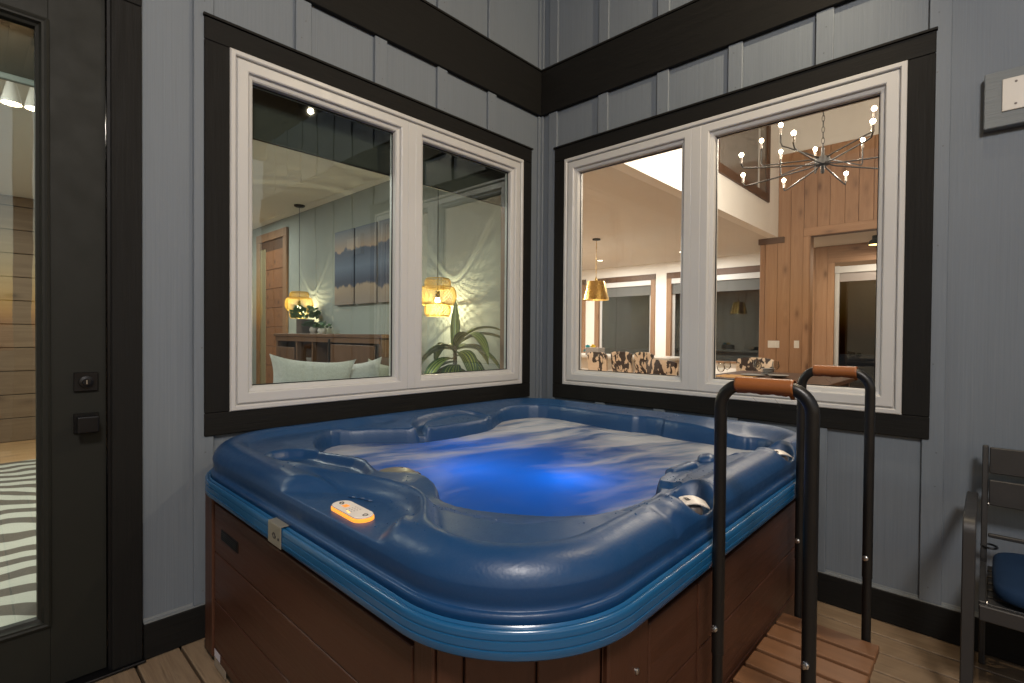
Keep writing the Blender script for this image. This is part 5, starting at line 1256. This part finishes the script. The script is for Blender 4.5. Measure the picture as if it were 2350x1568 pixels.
for (x, yv, r, h, lab) in ((0.30, 4.10, 0.085, 0.085, 'gray stoneware bowl stack between the wine glasses'), (0.52, 3.75, 0.115, 0.035, 'low gray stoneware plate stack at the right end of the glasses'), (0.22, 3.80, 0.14, 0.02, 'flat gray plate in front of the stoneware bowls')):
    t = thing('stoneware', (x, yv, TZ), lab, 'dish', 'stoneware on the dining table')
    nst = max(1, int(h/0.02)); hh = h/nst
    for k in range(nst): MB().lathe([(r*0.6, 0.0058+k*hh), (r, hh*0.9+k*hh), (r*0.95, hh*0.95+k*hh), (r*0.58, 0.006+k*hh+hh*0.3)], (x, yv, TZ), 28).build('dish', ceram, t, smooth=True)
# chandelier
iron = plain('wrought_iron', (0.022, 0.020, 0.019), 0.5, 0.5)
hx, hy, hz = 1.312, 2.00, 2.673
ch = thing('chandelier', (hx, hy, hz-0.08), 'black iron chandelier with many candle bulbs in the right window', 'chandelier')
MB().lathe([(0.010, -0.10), (0.014, -0.09), (0.014, -0.035), (0.052, -0.030), (0.052, 0.030), (0.014, 0.035), (0.012, 0.11), (0.006, 0.115)], (hx, hy, hz), 24).build('hub', iron, ch, smooth=True)
m = MB()
for k in range(36):
    zc = hz+0.12+k*0.045; rx = Vector((1, 0, 0)) if k % 2 else Vector((0, 1, 0))
    m.tube([Vector((hx, hy, zc))+rx*0.010*math.cos(R(a))+Vector((0, 0, 0.028))*math.sin(R(a)) for a in range(0, 360, 40)], 0.003, 5, closed=True)
m.build('chain', iron, ch)
CH_ARMS = [(0.66, 0.06, a) for a in (4, 45, 86, 130, 172, 223, 266, 308)]+[(0.58, 0.30, 137), (0.57, 0.30, 108), (0.59, 0.30, 72), (0.47, 0.30, 180), (0.46, 0.24, 325), (0.45, 0.24, 243)]
for k, (L, hb, a) in enumerate(CH_ARMS):
    a = R(a); d = Vector((math.cos(a), math.sin(a), 0)); h0 = Vector((hx, hy, hz)); up_k = hb > 0.1
    zb = hb-0.20                                       # foot of the upright that carries the candle
    zl = (-0.06 if not up_k else 0.06)
    P = [h0+d*0.04+Vector((0, 0, 0.02 if up_k else -0.02)), h0+d*0.10+Vector((0, 0, 0.03 if up_k else -0.035)), h0+d*(L-0.06)+Vector((0, 0, zl)), h0+d*(L-0.016)+Vector((0, 0, zl+0.004)), h0+d*L+Vector((0, 0, zl+0.03)), h0+d*L+Vector((0, 0, hb-0.085))]
    arm = MB().tube(P, 0.0062, 8).build('arm', iron, ch, smooth=True)
    p = h0+d*L+Vector((0, 0, hb-0.20))
    MB().lathe([(0.011, 0.115), (0.011, 0.165)], p, 12).build('candle', plain('candle_sleeve_%d' % k, (0.25, 0.22, 0.2), 0.4, 0.6) if k == 0 else bpy.data.materials['candle_sleeve_0'], arm, smooth=True)
    MB().lathe([(0.007, 0.165)]+[(0.017*math.sin(R(q)), 0.186-0.017*math.cos(R(q))) for q in range(40, 180, 20)]+[(0.0005, 0.203)], p, 12, caps=False).build('bulb', M['bulb'], arm, smooth=True)
    lamp('POINT', 'candle_bulb', p+Vector((0, 0, 0.225)), 11.0, WARM, 0.014, parent=ch)
# antler wall ornament
an = thing('antler', (-0.36, BY-0.02, 2.0), 'white antler ornament peeking past the pine column', 'ornament')
bone = plain('bone', (0.62, 0.58, 0.50), 0.5)
MB().tube([(-0.30, 6.80, 2.02), (-0.40, 6.78, 2.02), (-0.50, 6.76, 2.06), (-0.53, 6.75, 2.14)], [0.016, 0.014, 0.011, 0.003], 8).build('beam', bone, an, smooth=True)
for q in (((-0.40, 6.78, 2.02), (-0.50, 6.76, 1.99), (-0.55, 6.75, 1.97)), ((-0.36, 6.79, 2.02), (-0.38, 6.77, 2.12), (-0.36, 6.76, 2.20)), ((-0.44, 6.77, 2.03), (-0.46, 6.76, 2.10), (-0.45, 6.75, 2.17))):
    MB().tube(q, [0.012, 0.009, 0.002], 7).build('tine', bone, an, smooth=True)
MB().box(-0.33, -0.285, 6.79, 6.83, 1.96, 2.08).build('mount', M['pine_dk'], an)
# black screen seen through the door glass: a ceiling lamp with three heads
sl = thing('spot_fixture', (-1.65, -2.60, CH), 'three headed ceiling spotlight inside the glass door', 'lamp')
MB().box(-1.69, -1.61, -2.75, -2.43, CH-0.03, CH-0.0005).build('bar', sw, sl, bevel=0.004)
for k, yv in enumerate((-2.685, -2.59, -2.495)):
    MB().tube([(-1.65, yv, CH-0.03), (-1.65, yv, 2.62)], 0.008, 8).build('stalk', sw, sl)
    MB().lathe([(0.020, 0.12), (0.028, 0.08), (0.047, 0.0), (0.044, 0.0), (0.02, 0.08)], (-1.65, yv, 2.50), 20, caps=False).build('head', sw, sl, smooth=True)
    MB().lathe([(0.0005, 0.006), (0.043, 0.006)], (-1.65, yv, 2.50), 20, caps=False).build('lens', M['bulb'], sl)
lamp('AREA', 'spot_lamp', (-1.65, -2.59, 2.49), 26, NEUT, 0.2, parent=sl)
ds = thing('door_shade', (-0.07, -2.87, 2.3), 'dark rolled shade across the top of the glass door', 'shade')
MB().box(-0.072, -0.066, -3.15, -2.575, 2.095, 2.30).build('fabric', plain('dark_door_shade', (0.030, 0.030, 0.026), 0.7, bump=0.1, bscale=400), ds)
MB().box(-0.076, -0.062, -3.15, -2.575, 2.072, 2.0945).build('hem_bar', plain('grey_hem', (0.30, 0.31, 0.29), 0.4), ds, bevel=0.003)
